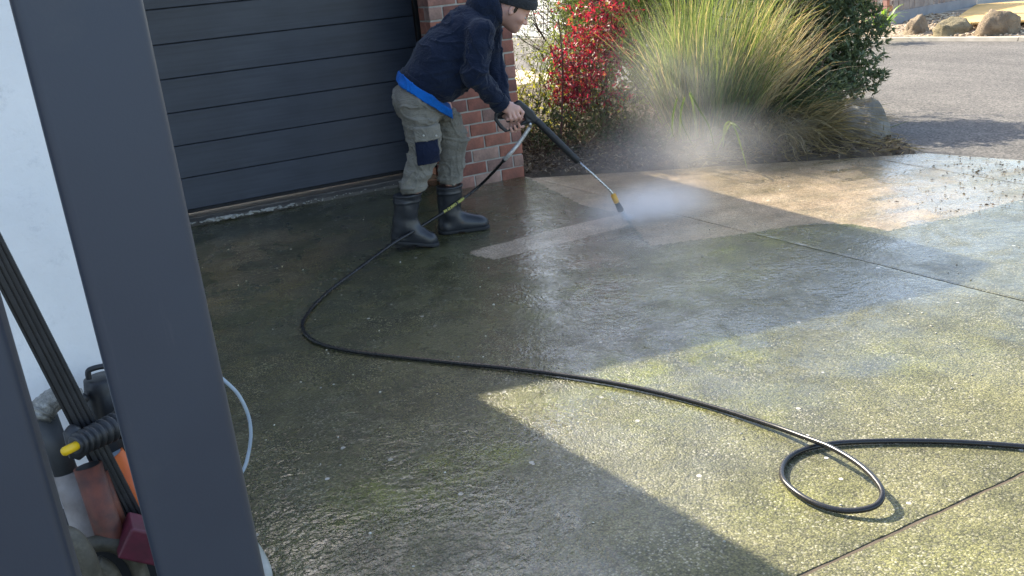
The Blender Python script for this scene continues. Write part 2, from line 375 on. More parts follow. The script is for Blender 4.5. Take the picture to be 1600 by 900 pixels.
def slab(name, c, res, parent, z=0.0):
    c = [np.array(p, float) for p in c]      # corners: (s0t0, s1t0, s1t1, s0t1)
    W = max(np.linalg.norm(c[1] - c[0]), np.linalg.norm(c[2] - c[3])); Hh = max(np.linalg.norm(c[3] - c[0]), np.linalg.norm(c[2] - c[1]))
    nx, ny = int(W / res) + 1, int(Hh / res) + 1
    s, t = np.meshgrid(np.linspace(0, 1, nx), np.linspace(0, 1, ny), indexing='ij'); s_, t_ = s[..., None], t[..., None]
    XY = (c[0] * (1 - s_) + c[1] * s_) * (1 - t_) + (c[3] * (1 - s_) + c[2] * s_) * t_
    Z = z + .004 * (vnoise(np.dstack([XY, np.zeros_like(s)]), 1.7) - .5)
    edge = (s == 0) | (s == 1) | (t == 0) | (t == 1); Z[edge] -= .0012 + .002 * vnoise(np.dstack([XY, np.zeros_like(s)]), 30)[edge]
    XY[edge] += (np.stack([vnoise(np.dstack([XY, np.zeros_like(s)]), 24, k_) for k_ in (5, 6)], -1)[edge] - .5) * .0045
    V = np.dstack([XY, Z]).reshape(-1, 3); I = np.arange(nx * ny).reshape(nx, ny)
    F = [np.stack([I[:-1, :-1], I[1:, :-1], I[1:, 1:], I[:-1, 1:]], -1).reshape(-1, 4)]
    ring = np.concatenate([I[:, 0], I[-1, 1:], I[-2::-1, -1], I[0, -2:0:-1]]); nb = len(V)
    low = V[ring].copy(); low[:, 2] = -.05; V = np.vstack([V, low, V[ring] - [0, 0, .0003]]); m = len(ring); k = np.arange(m); k2 = (k + 1) % m
    F.append(np.stack([nb + m + k, nb + k, nb + k2, nb + m + k2], -1)); F = np.concatenate(F)
    me = mesh_np(name, V, F)
    X, Y = V[:, 0], V[:, 1]
    jx = (vnoise(V * [1, 1, 0], 9) - .5) * .02; jy = (vnoise(V * [1, 1, 0], 9, 2) - .5) * .02
    cl = np.zeros(len(V)); cl[inpoly(X + jx, Y + jy, P_half)] = .38; m_ = inpoly(X + jx, Y + jy, P_clean); cl[m_] = np.clip(.86 - .55 * np.clip((X[m_] - 4.2 - (Y[m_] - 3.6) * .5) / 1.2, 0, 1), 0, 1)
    cl[inpoly(X + jx * .4, Y + jy * .4, P_strip)] = 1.0
    # faint strokes inside the washed area
    cl = np.where((cl > .3) & (cl < 1), cl - .12 * (np.sin((X * .25 + Y) * 21 + 3 * vnoise(V * [1, 1, 0], 1.2)) > .55), cl)
    mo = np.zeros(len(V))
    for mx, my, r, st in mosses: mo = np.maximum(mo, st * np.exp(-(((X - mx) / (r * 1.35)) ** 2 + ((Y - my) / r) ** 2 + (vnoise(V * [1, 1, 0], 8, 4) - .5) * 1.6)))
    q = (X - 1.5) * .5 + (Y - 2.3)      # dry corner in the sun at the front right
    wet = np.clip(.15 + (Y - 1.95 - .35 * np.maximum(1.9 - X, 0) * -1) * .9, .12, 1); wet = np.where(X < 1.2, np.maximum(wet, .85), wet)
    wet = np.where(cl > .7, np.minimum(wet, .75), wet)
    shade_wet = np.exp(-((Y - 2.42 + .25 * (X - 3.0)) / .22) ** 2) * np.clip((X - 2.0) / .6, 0, 1) * np.clip(vnoise(V * [1, 1, 0], 2.6, 7) * 2.2 - .5, 0, 1); wet = np.clip(np.maximum(wet, shade_wet * .9), 0, 1)  # wetness band stands in for soft tree shade across the sunlit slab
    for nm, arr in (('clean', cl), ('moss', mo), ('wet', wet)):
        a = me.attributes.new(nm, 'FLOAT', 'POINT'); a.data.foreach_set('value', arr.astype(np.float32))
    return link('concrete_slab', me, M['concrete'], parent, smooth=True)
drive = empty('driveway'); tag(drive, 'wet mossy concrete driveway being pressure washed', 'driveway', kind='structure')
def J1(y): return 3.42 + (6.35 - y) * (.33 / 3.81)
g = .0045
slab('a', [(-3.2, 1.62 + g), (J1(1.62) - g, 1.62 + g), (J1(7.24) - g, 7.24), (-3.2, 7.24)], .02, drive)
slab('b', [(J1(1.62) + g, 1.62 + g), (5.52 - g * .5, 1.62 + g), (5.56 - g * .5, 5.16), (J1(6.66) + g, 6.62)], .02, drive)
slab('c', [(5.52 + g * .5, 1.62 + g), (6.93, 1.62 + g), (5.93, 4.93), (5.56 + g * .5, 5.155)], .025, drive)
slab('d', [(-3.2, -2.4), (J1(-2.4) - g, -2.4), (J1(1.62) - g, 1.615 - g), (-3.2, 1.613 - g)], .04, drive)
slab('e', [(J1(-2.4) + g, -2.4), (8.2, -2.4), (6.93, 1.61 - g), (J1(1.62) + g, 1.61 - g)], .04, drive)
M['joint'] = simple('joint_filler', (.11, .085, .058), rough=.9, bump=.6)
jb = bmesh.new()
def seg_box(bm, a, b, wd, z0, z1):
    a = Vector((*a, 0)); b = Vector((*b, 0)); d = (b - a); L_ = d.length; Mx = Matrix.Translation((a + b) / 2) @ Matrix.Rotation(math.atan2(d.y, d.x), 4, 'Z')
    add_box(bm, -L_ / 2, L_ / 2, -wd, wd, z0, z1, M=Mx)
seg_box(jb, (-3.2, 1.62), (6.9, 1.62), .014, -.049, -.005); seg_box(jb, (J1(-2.4), -2.4), (J1(6.6), 6.6), .008, -.048, -.017); seg_box(jb, (5.52, 1.7), (5.56, 5.1), .006, -.047, -.010)
tag(from_bm('joint_filler', jb, M['joint'], drive), 'dark filler strip sunk in the joints between the slabs')
# garden bed
bed_poly = [(3.41, 6.68), (4.52, 5.86), (5.90, 4.99), (6.12, 5.30), (6.85, 9), (7.1, 12), (3.39, 12)]
nx, ny = 90, 140
X, Y = np.meshgrid(np.linspace(3.35, 7.2, nx), np.linspace(4.9, 12, ny), indexing='ij')
ins = inpoly(X, Y, bed_poly)
def bed_dist(X, Y):
    d = np.full(X.shape, 9.)
    for i in range(len(bed_poly)):
        a = np.array(bed_poly[i]); b = np.array(bed_poly[(i + 1) % len(bed_poly)]); ab = b - a
        t = np.clip(((X - a[0]) * ab[0] + (Y - a[1]) * ab[1]) / (ab @ ab), 0, 1); d = np.minimum(d, np.hypot(X - a[0] - t * ab[0], Y - a[1] - t * ab[1]))
    return d
def bed_z(X, Y):
    X = np.asarray(X, float); Y = np.asarray(Y, float)
    return np.where(inpoly(X, Y, bed_poly), np.minimum(bed_dist(X, Y), .5) * .18 + .015 * vnoise(np.stack([X, Y, X * 0], -1), 8), -.04)
Z = bed_z(X, Y)
I = np.arange(nx * ny).reshape(nx, ny)
o = link('garden_bed', mesh_np('garden_bed', np.dstack([X, Y, Z]).reshape(-1, 3), np.stack([I[:-1, :-1], I[1:, :-1], I[1:, 1:], I[:-1, 1:]], -1).reshape(-1, 4)), M['soil'], smooth=True)
tag(o, 'mulched garden bed between the brick pillar and the street', 'garden bed', kind='structure')
# neighbour's pale paving behind the bed, bank beyond the road, ochre driveway
prism('neighbour_paving', [(-2, 12.02), (7.12, 12.02), (7.2, 15), (7.3, 22), (-2, 22)], -.05, -.018, M['pale_conc'])
tag(bpy.data.objects['neighbour_paving'], 'pinkish pale paving in front of the white weatherboard house', 'paving', kind='structure')
n_ = np.array([-kd[1], kd[0]])
def bankz(off): return .0 + .06 * np.clip(off - .16, 0, 2.2)
ga = np.linspace(-3, 6, 140); gb = np.linspace(.16, 3.0, 60); A_, B_ = np.meshgrid(ga, gb, indexing='ij')
XY = kerbA + kd * A_[..., None] + n_ * B_[..., None]
Zb = bankz(B_) + .035 * vnoise(np.dstack([XY, A_ * 0]), 2) + .012 * vnoise(np.dstack([XY, A_ * 0]), 14)
I = np.arange(A_.size).reshape(A_.shape)
o = link('gravel_bank', mesh_np('gravel_bank', np.dstack([XY, Zb]).reshape(-1, 3), np.stack([I[:-1, :-1], I[1:, :-1], I[1:, 1:], I[:-1, 1:]], -1).reshape(-1, 4)), M['gravel_bank'], smooth=True)
tag(o, 'tan gravel bank behind the far kerb', 'gravel bank', kind='structure')
ZP = .17
def g3(px, py, z=ZP): p = gnd(px, py, z); return (p[0], p[1])
pl0, pl1 = kp(-30, 2.2), kp(9, 2.2)
prism('far_forecourt', [tuple(pl0), tuple(pl1), (40, pl1[1]), (40, pl0[1])], -.05, ZP - .02, M['pale_conc'])
tag(bpy.data.objects['far_forecourt'], 'pale paved forecourt beyond the gravel bank', 'forecourt', kind='structure')
oc = [g3(1498, 26), g3(1519, 36), g3(1600, 32.5), g3(1720, 29), g3(1720, -6), g3(1526, 7.5), g3(1508, 19)]
prism('ochre_driveway', oc, ZP - .02, ZP + .01, M['ochre'])
tag(bpy.data.objects['ochre_driveway'], 'sunlit ochre driveway across the street behind the boulders', 'driveway', kind='structure')

# ------------------------------------------------------------------ garage
gar = empty('garage', (0, 0, 0)); tag(gar, 'garage with a charcoal panelled door and red brick pillar', 'garage')
PX0, PX1, PY0, PY1 = 2.70, 3.38, 6.72, 6.94
pil = box('brick_pillar', (PX0 + .007, PX1 - .007, PY0 + .007, 6.94, -.04, 2.45), M['mortar'], gar)
bm_cache = {}
def brick_mesh(L_, W_, H_, key=0):
    k = (round(L_, 3), round(W_, 3), key)
    if k in bm_cache: return bm_cache[k]
    bm = bmesh.new(); add_box(bm, -L_ / 2, L_ / 2, -W_ / 2, W_ / 2, -H_ / 2, H_ / 2, bevel=.004)
    r = random.Random(key * 7 + len(bm_cache))
    for v in bm.verts: v.co += Vector((r.uniform(-1, 1), r.uniform(-1, 1), r.uniform(-1, 1))) * .0016
    bmesh.ops.recalc_face_normals(bm, faces=bm.faces)
    me = bpy.data.meshes.new('brick'); bm.to_mesh(me); bm.free(); me.materials.append(M['brick']); bm_cache[k] = me; return me
CH = .1015; BH = CH - .013
for c in range(24):
    z = .012 + c * CH + BH / 2 - .02
    fl = [.225, .225, .204] if c % 2 == 0 else [.105, .225, .225, .087]
    if c == 0 : z += .004
    x = PX0
    for k, L_ in enumerate(fl):
        me = brick_mesh(L_, .10, BH, (c + k) % 3); b = link('brick', me, None, pil)
        b.location = (x + L_ / 2, PY0 + .05 - random.uniform(0, .004), z + random.uniform(-.0015, .0015)); b.rotation_euler = (0, random.uniform(-.006, .006), 0)
        x += L_ + .013
    # left return
    rt = [.105, .105] if c % 2 == 0 else [.22]
    y = PY0 + .003
    sides = [(PY0 + .105, .105, -1)] if c % 2 == 0 else [(PY0 + .115, .10, -1)]
    for (yy, ln, _) in sides:
        me = brick_mesh(.07, ln, BH, 5 + c % 2); b = link('brick', me, None, pil); b.location = (PX0 + .0355, yy + ln / 2, z)
    # right side of the pillar
    y = PY0 + .108 + (0 if c % 2 else .06)
    for k in range(3):
        me = brick_mesh(.07, .225, BH, 3 + (c + k) % 2); b = link('brick', me, None, pil); b.location = (PX1 - .0355 + .003, y + .1125, z); y += .238
DY = 7.45
box('door_frame', (2.86, 2.99, DY - .03, DY + .08, .06, 2.3), M['dark'], gar, bevel=.004)
box('door_jamb', (2.93, 3.36, 6.942, DY - .032, -.04, 2.45), M['dark'], gar)
door = box('garage_door', (.12, 2.858, DY + .022, DY + .05, .07, 2.32), M['dark'], gar)
tag(door, 'charcoal sectional door of wide horizontal panels')
pm = None
for k in range(9):
    z0 = .085 + k * .2495
    if pm is None:
        bm = bmesh.new(); add_box(bm, .125, 2.853, -.0, .021, .0, .2435, bevel=.004, seg=2)
        bmesh.ops.recalc_face_normals(bm, faces=bm.faces); pm = bpy.data.meshes.new('door_panel'); bm.to_mesh(pm); bm.free(); pm.materials.append(M['panel'])
    p = link('door_panel', pm, None, door); p.location = (0, DY, z0)
box('bottom_seal', (.12, 2.858, DY + .001, DY + .02, .058, .082), M['dark'], door)
# worn threshold step with crumbling lip
bm = bmesh.new(); nxx = 160
prof = [(7.255, -.04), (7.258, .022), (7.275, .030), (7.33, .038), (7.335, .046), (7.75, .056)]
rows = []
for i in range(nxx + 1):
    x = .1 + 2.6 * i / nxx
    rows.append([bm.verts.new((x, y + (.018 * (vnoise(np.array([x * 14, j, 0.])) - .5) if j < 3 else 0) - .02 * (x - .1), z + (.010 * (vnoise(np.array([x * 22, j, 3.])) - .5) if 0 < j < 4 else 0))) for j, (y, z) in enumerate(prof)])
for i in range(nxx):
    for j in range(len(prof) - 1): bm.faces.new((rows[i][j], rows[i + 1][j], rows[i + 1][j + 1], rows[i][j + 1]))
st = from_bm('threshold', bm, M['step'], gar); tag(st, 'worn grey concrete threshold with a crumbling front lip')
bm = bmesh.new()
for _ in range(420):
    x = .1 + 2.5 * random.random() ** 1.0; dens = math.exp(-((x - 1.15) / .45) ** 2) + .12
    if random.random() > dens: continue
    s = random.uniform(.004, .012) * (.6 + dens); y = 7.25 - .02 * (x - .1) + random.gauss(0, .012)
    r = bmesh.ops.create_icosphere(bm, subdivisions=1, radius=s)
    Mx = Matrix.Translation((x, y, .012 + random.uniform(0, .018))) @ Matrix.Rotation(random.random() * 6, 4, 'Z') @ Matrix.Diagonal((random.uniform(1, 2.2), 1, .5, 1))
    for v in r['verts']: v.co = Mx @ (v.co * random.uniform(.75, 1.2))
M['flake'] = simple('white_mineral_crust', (.62, .60, .54), (.45, .43, .38), 30, .9)
tag(from_bm('mineral_crust', bm, M['flake'], gar), 'white flaky crust along the lip of the threshold', kind='stuff')
# building mass behind the door and its roof (eaves above the frame throw the long shadow)
box('wall', (PX0 + .25, PX1 - .012, 7.61, 12.4, -.05, 2.45), M['brick_far'], gar)
box('wall', (-.5, 3.1, DY + .2, 12.38, 2.33, 2.46), M['render'], gar)
box('lintel', (.1, PX0 + .02, 6.96, 7.62, 2.32, 2.452), M['dark'], gar)
prism('roof', [(.30, 6.43), (.60, 6.39), (2.99, 6.04), (3.395, 6.15), (3.385, 12.5), (-.5, 12.5), (-.5, 6.9)], 2.47, 2.60, M['rooftile'], gar)
# rendered wing on the left
wing = empty('rendered_wing', (0, 0, 0)); tag(wing, 'white rendered wall at the far left, behind the leaning tools', 'building')
bm = bmesh.new(); add_box(bm, -4.5, .085, 2.85, 12.3, -.05, 2.50, bevel=.01, seg=2); from_bm('wall', bm, M['render'], wing)
prism('roof', [(-4.6, 12.4), (-.6, 12.4), (-.6, 6.85), (.28, 6.5), (.60, 6.39), (.83, 4.86), (1.08, 3.2), (1.12, 2.75), (-4.6, 2.75)], 2.51, 2.60, M['rooftile'], wing)

# ------------------------------------------------------------------ steel picket gate in front of the camera
gate = empty('steel_fence', (0, .6, 0)); tag(gate, 'dark grey steel fence of upright posts close in the foreground', 'fence')
def picket(x0, wd, y0=.60):
    bm = bmesh.new(); add_box(bm, 0, wd, 0, .05, .12, 2.1, bevel=.0065, seg=4)
    o = from_bm('fence_post', bm, M['post'], gate, smooth=True); o.location = (x0, y0 - .6, 0); return o
for i in range(-4, 1): picket(-.0045 + i * .1165, .0695)
box('rail', (-.52, .08, .012, .040, 2.101, 2.14), M['post'], gate, bevel=.003); box('rail', (-.52, .08, .012, .040, .08, .119), M['post'], gate, bevel=.003)

# ------------------------------------------------------------------ white weatherboard house
u = np.array([.06, .998]); hc = np.array([10.25, 17.8]); nn = np.array([-u[1], u[0]])
hs = empty('weatherboard_house', (0, 0, 0)); tag(hs, 'white weatherboard house behind the garden, seen beside the bent man', 'house')
def wallbox(name, a, b, z0, z1, th, mat, parent, tilt=0):
    a = Vector((a[0], a[1], 0)); b = Vector((b[0], b[1], 0)); d = b - a; Mx = Matrix.Translation(a) @ Matrix.Rotation(math.atan2(d.y, d.x), 4, 'Z')
    bm = bmesh.new(); add_box(bm, 0, d.length, 0, th, z0, z1)
    if tilt:
        for v in bm.verts:
            if v.co.z < (z0 + z1) / 2: v.co.y += tilt
    for v in bm.verts: v.co = Mx @ v.co
    return from_bm(name, bm, mat, parent)
e = hc + u * 9
wallbox('wall', hc + (0.02, 0), e, -.05, 3.0, -.3, M['white_board'], hs)
for k in range(20):
    wallbox('weatherboard', hc + u * .06, e, .06 + k * .14, .06 + k * .14 + .146, .012, M['white_board'], hs, tilt=.022)
p = hc + nn * -.0
wallbox('corner_trim', hc - u * .10 + nn * .03, hc + u * .062 + nn * .03, -.05, 3.0, -.16, M['grey_trim'], hs)
f2 = hc + np.array([5.5, .9])
wallbox('garage_door', hc + np.array([.05, -.03]), f2, -.05, 3.0, .05, M['charcoal'], hs)
for k in range(9): wallbox('door_batten', hc + np.array([.10, -.04]), f2, .1 + k * .32, .13 + k * .32, -.02, M['charcoal'], hs)
prism('roof', [(10.25, 17.7), (16, 18.6), (16.5, 28), (10.8, 26.8)], 3.02, 3.2, M['rooftile'], hs)
# ------------------------------------------------------------------ brick pier + paling fence across the road
pa = np.array(gnd(1364, 27, ZP)[:2]); pb = np.array(gnd(1396, 25.5, ZP)[:2])
pier = empty('brick_pier', (0, 0, 0)); tag(pier, 'pink brick pier across the street behind the strappy plant', 'pier')
px0, px1, py = pa[0], pb[0], pb[1]
box('core', (px0 + .02, px1 - .02, py + .02, py + .5, 0, 2.2), M['mortar'], pier)
bmf = {}
for c in range(20):
    x = px0; off = (c % 2) * .125; first = True
    while x < px1 - .02:
        L_ = min((.24 if not first or off == 0 else .115), px1 - x); first = False
        key = round(L_, 3)
        if key not in bmf:
            bm = bmesh.new(); add_box(bm, 0, L_, 0, .1, 0, .092); me = bpy.data.meshes.new('brick'); bmesh.ops.recalc_face_normals(bm, faces=bm.faces); bm.to_mesh(me); bm.free(); me.materials.append(M['brick_far']); bmf[key] = me
        b = link('brick', bmf[key], None, pier); b.location = (x, py, .05 + c * .105); x += L_ + .012
    for q_ in range(2):
        b = link('brick', bmf[round(.24 if (.24 in bmf) else L_, 3)] if .24 in bmf else bmf[key], None, pier); b.rotation_euler = (0, 0, -math.pi / 2); b.location = (px0 - .001, py + .355 + q_ * .252 - off * .5 + .0, .05 + c * .105)
wa = np.array(gnd(1398, 32, ZP)[:2]); wb = np.array(gnd(1526, 7.5, ZP)[:2])
fence = empty('paling_fence', (0, 0, 0)); tag(fence, 'weathered grey paling fence on a concrete plinth beside the pink brick pier', 'fence')
M['paling'] = simple('weathered_paling', (.34, .29, .25), (.22, .18, .16), 7, .9, bump=.3)
M['plinth'] = simple('grey_plinth', (.30, .30, .31), (.24, .24, .25), 5, .9)
wallbox('plinth', wa, wb, -.05, ZP + .14, .12, M['plinth'], fence)
D_ = wb - wa; Ln = np.linalg.norm(D_); D_ /= Ln; nb = np.array([-D_[1], D_[0]])
k = 0; s = .02
while s < Ln - .05:
    wdt = random.uniform(.13, .16); a = wa + D_ * s + nb * random.uniform(.03, .045); wallbox('paling', a, a + D_ * wdt, ZP + .142, 1.05 + random.uniform(-.02, .02), .02, M['paling'], fence); s += wdt + .012
a = wa + nb * .068; b = wb + nb * .068
wallbox('rail', a, b, .88, .96, .04, M['paling'], fence); wallbox('rail', a, b, .42, .5, .04, M['paling'], fence)
# pale wall at the very top right
q0 = np.array(g3(1527, 5.5)); hw = empty('low_wall', (0, 0, 0)); tag(hw, 'low white wall at the top right corner, beyond the ochre driveway', 'wall')
wallbox('wall', q0 + (0.06, .08), q0 + (9, -1.4), -.05, .75, .2, M['white_board'], hw)
wallbox('base_course', q0 + (0.06, .055), q0 + (9, -1.425), -.05, ZP + .12, .02, M['grey_trim'], hw)

# ------------------------------------------------------------------ rocks
def rock(name, c, r, seed, mat, rz=0, sub=4, chop=.25, label=None, group=None):
    bm = bmesh.new(); bmesh.ops.create_icosphere(bm, subdivisions=sub, radius=1)
    V = np.array([v.co[:] for v in bm.verts]); R = random.Random(seed)
    for k in range(9):
        d = np.array([R.gauss(0, 1), R.gauss(0, 1), R.gauss(.3, .8)]); d /= np.linalg.norm(d); h = R.uniform(.62, .9)
        s = V @ d; m = s > h; V[m] -= np.outer((s[m] - h) * .8, d)
    nv = V / np.linalg.norm(V, axis=1)[:, None]
    V += nv * ((vnoise(V, 1.6, seed) - .5) * .28 + (vnoise(V, 5, seed) - .5) * .18 + (vnoise(V, 14, seed) - .5) * .09)[:, None]
    V[:, 2] = np.maximum(V[:, 2], -chop); V *= np.array(r)
    for v, p in zip(bm.verts, V): v.co = p
    o = from_bm(name, bm, mat, None, smooth=True); o.location = c; o.rotation_euler = (0, 0, rz); tag(o, label, 'boulder' if group else 'rock', group); return o
def rk(px, py, hgt, wpx, seed, mat, label, dz=.05, rz=0., asp=.8):
    p = gnd(px, py, dz); p = p + np.array([kd[1] * -.5, kd[0] * .5, 0]); dep = (p - CAM) @ fwd; w_ = wpx / f_px * dep / 2
    rock('boulder', (p[0], p[1] + w_ * .5, dz), (w_ * 1.04, w_ * asp, hgt), seed, mat, rz, label=label, group='boulders on the gravel bank')
rk(1416, 57, .27, 48, 3, M['rock'], 'small boulder next to the green strappy plant across the street', rz=.4)
rk(1481, 57, .25, 82, 5, M['rock_moss'], 'long low yellowish boulder in the middle of the gravel bank', rz=.15, asp=.55)
rk(1553, 57, .36, 68, 8, M['rock'], 'tall domed brown boulder nearest the right edge of the photo', rz=-.3)
rock('rock', (6.02, 5.66, .0), (.30, .25, .41), 21, M['rock_grey'], .5, chop=.05, label='pale grey rock at the road end of the garden bed, under the grass')
# gravel pebbles on the bank
def scatter_pebbles(name, pts, smin_, smax_, mat, parent=None):
    bm = bmesh.new(); bmesh.ops.create_icosphere(bm, subdivisions=1, radius=1); bv = np.array([v.co[:] for v in bm.verts]); bf = np.array([[v.index for v in f.verts] for f in bm.faces]); bm.free()
    n = len(pts); s = rng.uniform(smin_, smax_, n)[:, None, None]; sh = rng.uniform(.6, 1.3, (n, 1, 3)) * [1, 1, .6]
    a = rng.uniform(0, 6.28, n); c_, s_ = np.cos(a), np.sin(a); B = bv[None] * sh * (1 + rng.uniform(-.15, .15, (n, len(bv), 1)))
    X = B[..., 0] * c_[:, None] - B[..., 1] * s_[:, None]; Y = B[..., 0] * s_[:, None] + B[..., 1] * c_[:, None]
    V = np.stack([X, Y, B[..., 2]], -1) * s + pts[:, None, :]; F = (bf[None] + (np.arange(n) * len(bv))[:, None, None]).reshape(-1, 3)
    me = mesh_np(name, V.reshape(-1, 3), F); a = me.attributes.new('tint', 'FLOAT', 'POINT'); a.data.foreach_set('value', np.repeat(rng.random(n), len(bv)).astype(np.float32)); return link(name, me, mat, parent, True)
t = NT('tan_pebbles'); M['pebble'] = t.out(t.ramp(t.attr('tint'), [(0, (.20, .14, .09)), (.5, (.42, .31, .20)), (1, (.60, .50, .36))]), .85)
n = 5000; A_ = rng.uniform(-2.5, 5, n); B_ = rng.uniform(.2, 2.4, n); P = kerbA + kd * A_[:, None] + n_ * B_[:, None]
tag(scatter_pebbles('gravel', np.column_stack([P, bankz(B_) + .03]), .012, .035, M['pebble']), 'loose tan gravel between the boulders', 'gravel', kind='stuff')
# ------------------------------------------------------------------ vegetation
def unit(a): return a / (np.linalg.norm(a, axis=-1, keepdims=True) + 1e-9)
def leaf_mesh(name, C_, D_, L_, W_, tint, mat, parent=None, fold=.25, curl=.0):
    n = len(C_); D_ = unit(D_); S = unit(np.cross(D_, unit(rng.normal(size=(n, 3)) * .6 + [0, 0, 1.]))); Nn = np.cross(S, D_)
    L_ = np.broadcast_to(L_, n)[:, None]; W_ = np.broadcast_to(W_, n)[:, None]
    b = C_; tip = C_ + D_ * L_ - Nn * L_ * curl; l = C_ + D_ * L_ * .42 + S * W_ / 2 + Nn * W_ * fold; r = C_ + D_ * L_ * .42 - S * W_ / 2 + Nn * W_ * fold; m = C_ + D_ * L_ * .45
    V = np.stack([b, l, tip, r, m], 1).reshape(-1, 3); k = np.arange(n)[:, None] * 5
    F = np.concatenate([k + [0, 4, 1], k + [4, 2, 1], k + [0, 3, 4], k + [4, 3, 2]])
    me = mesh_np(name, V, F); a = me.attributes.new('tint', 'FLOAT', 'POINT'); a.data.foreach_set('value', np.repeat(tint, 5).astype(np.float32))
    return link(name, me, mat, parent)
def stems_mesh(name, paths, mat, parent, nseg=5):
    VV, FF, o = [], [], 0
    for P, R in paths:
        V, F = tube_arrays(P, R, nseg, cap=False); VV.append(V); FF += [tuple(i + o for i in q) for q in F]; o += len(V)
    me = mesh_np(name, np.concatenate(VV), np.array(FF)); return link(name, me, mat, parent, True)
def branchy(base, n_main, height, spread, r0, levels=2, seed=0, lean=(0, 0), twigs=3, up=.75):
    R = np.random.default_rng(seed); paths, tips = [], []
    def grow(p, d, L_, r, lv):
        n = 6; P = [p]
        for i in range(n):
            d = unit(d + R.normal(size=3) * .16 + np.array([0, 0, .05])); P.append(P[-1] + d * L_ / n)
        P = np.array(P); paths.append((P, np.linspace(r, r * .45, n + 1)))
        tips.append((P, d, lv))
        if lv < levels:
            for _ in range(twigs + R.integers(0, 2)):
                k = R.integers(2, n + 1); dd = unit(d + R.normal(size=3) * .55 + np.array([0, 0, .1])); grow(P[k], dd, L_ * R.uniform(.35, .6), r * .5, lv + 1)
    for _ in range(n_main):
        a = R.uniform(0, 6.28); d = unit(np.array([math.cos(a) * spread + lean[0], math.sin(a) * spread + lean[1], up]) + R.normal(size=3) * .1)
        grow(np.array(base) + R.normal(size=3) * [.05, .05, 0], d, height * R.uniform(.55, .8), r0 * R.uniform(.7, 1.1), 0)
    return paths, tips
M['leaf_green'] = leaf_mat('shrub_leaf', [(0, (.06, .085, .045)), (.5, (.125, .165, .085)), (.85, (.23, .27, .15)), (1, (.30, .34, .14))], .35, .25)
M['leaf_feather'] = leaf_mat('feathery_leaf', [(0, (.045, .075, .018)), (.5, (.12, .17, .05)), (1, (.26, .30, .11))], .6, .45)
M['leaf_red'] = leaf_mat('red_leaf', [(0, (.05, .008, .02)), (.35, (.16, .012, .035)), (.65, (.36, .02, .07)), (.88, (.42, .08, .07)), (1, (.20, .17, .05))], .4, .45)
M['leaf_yellow'] = leaf_mat('yellow_green_leaf', [(0, (.06, .07, .015)), (.5, (.22, .24, .04)), (1, (.38, .36, .07))], .5, .5)
M['leaf_low'] = leaf_mat('grey_green_leaf', [(0, (.022, .032, .018)), (.6, (.055, .08, .04)), (1, (.11, .14, .07))], .55, .3)
M['leaf_purple'] = leaf_mat('purple_leaf', [(0, (.04, .015, .025)), (1, (.12, .05, .06))], .5, .2)
M['strap'] = leaf_mat('bright_strap_leaf', [(0, (.05, .13, .01)), (1, (.22, .36, .04))], .35, .4)
M['grass'] = leaf_mat('grass_blade', [(0, (.04, .07, .025)), (.3, (.09, .14, .04)), (.6, (.19, .25, .08)), (.8, (.36, .33, .18)), (1, (.44, .35, .24))], .45, .45)
M['grass_dry'] = leaf_mat('dry_grass_blade', [(0, (.09, .07, .035)), (.6, (.22, .18, .09)), (1, (.36, .30, .18))], .7, .3)
M['litter'] = leaf_mat('leaf_litter', [(0, (.035, .024, .018)), (.5, (.10, .07, .05)), (.85, (.22, .17, .12)), (1, (.34, .30, .22))], .8, .1)

def along(tips, per, minlv=1, jit=.02, kmin=2):
    C_, D_ = [], []
    for P, d, lv in tips:
        if lv < minlv: continue
        n = per; k = rng.integers(kmin, len(P) - 1, n); f = rng.random(n)[:, None]
        C_.append(P[k] * (1 - f) + P[k + 1] * f + rng.normal(size=(n, 3)) * jit); D_.append(unit(rng.normal(size=(n, 3)) + d * 1.0))
    return np.concatenate(C_), np.concatenate(D_)
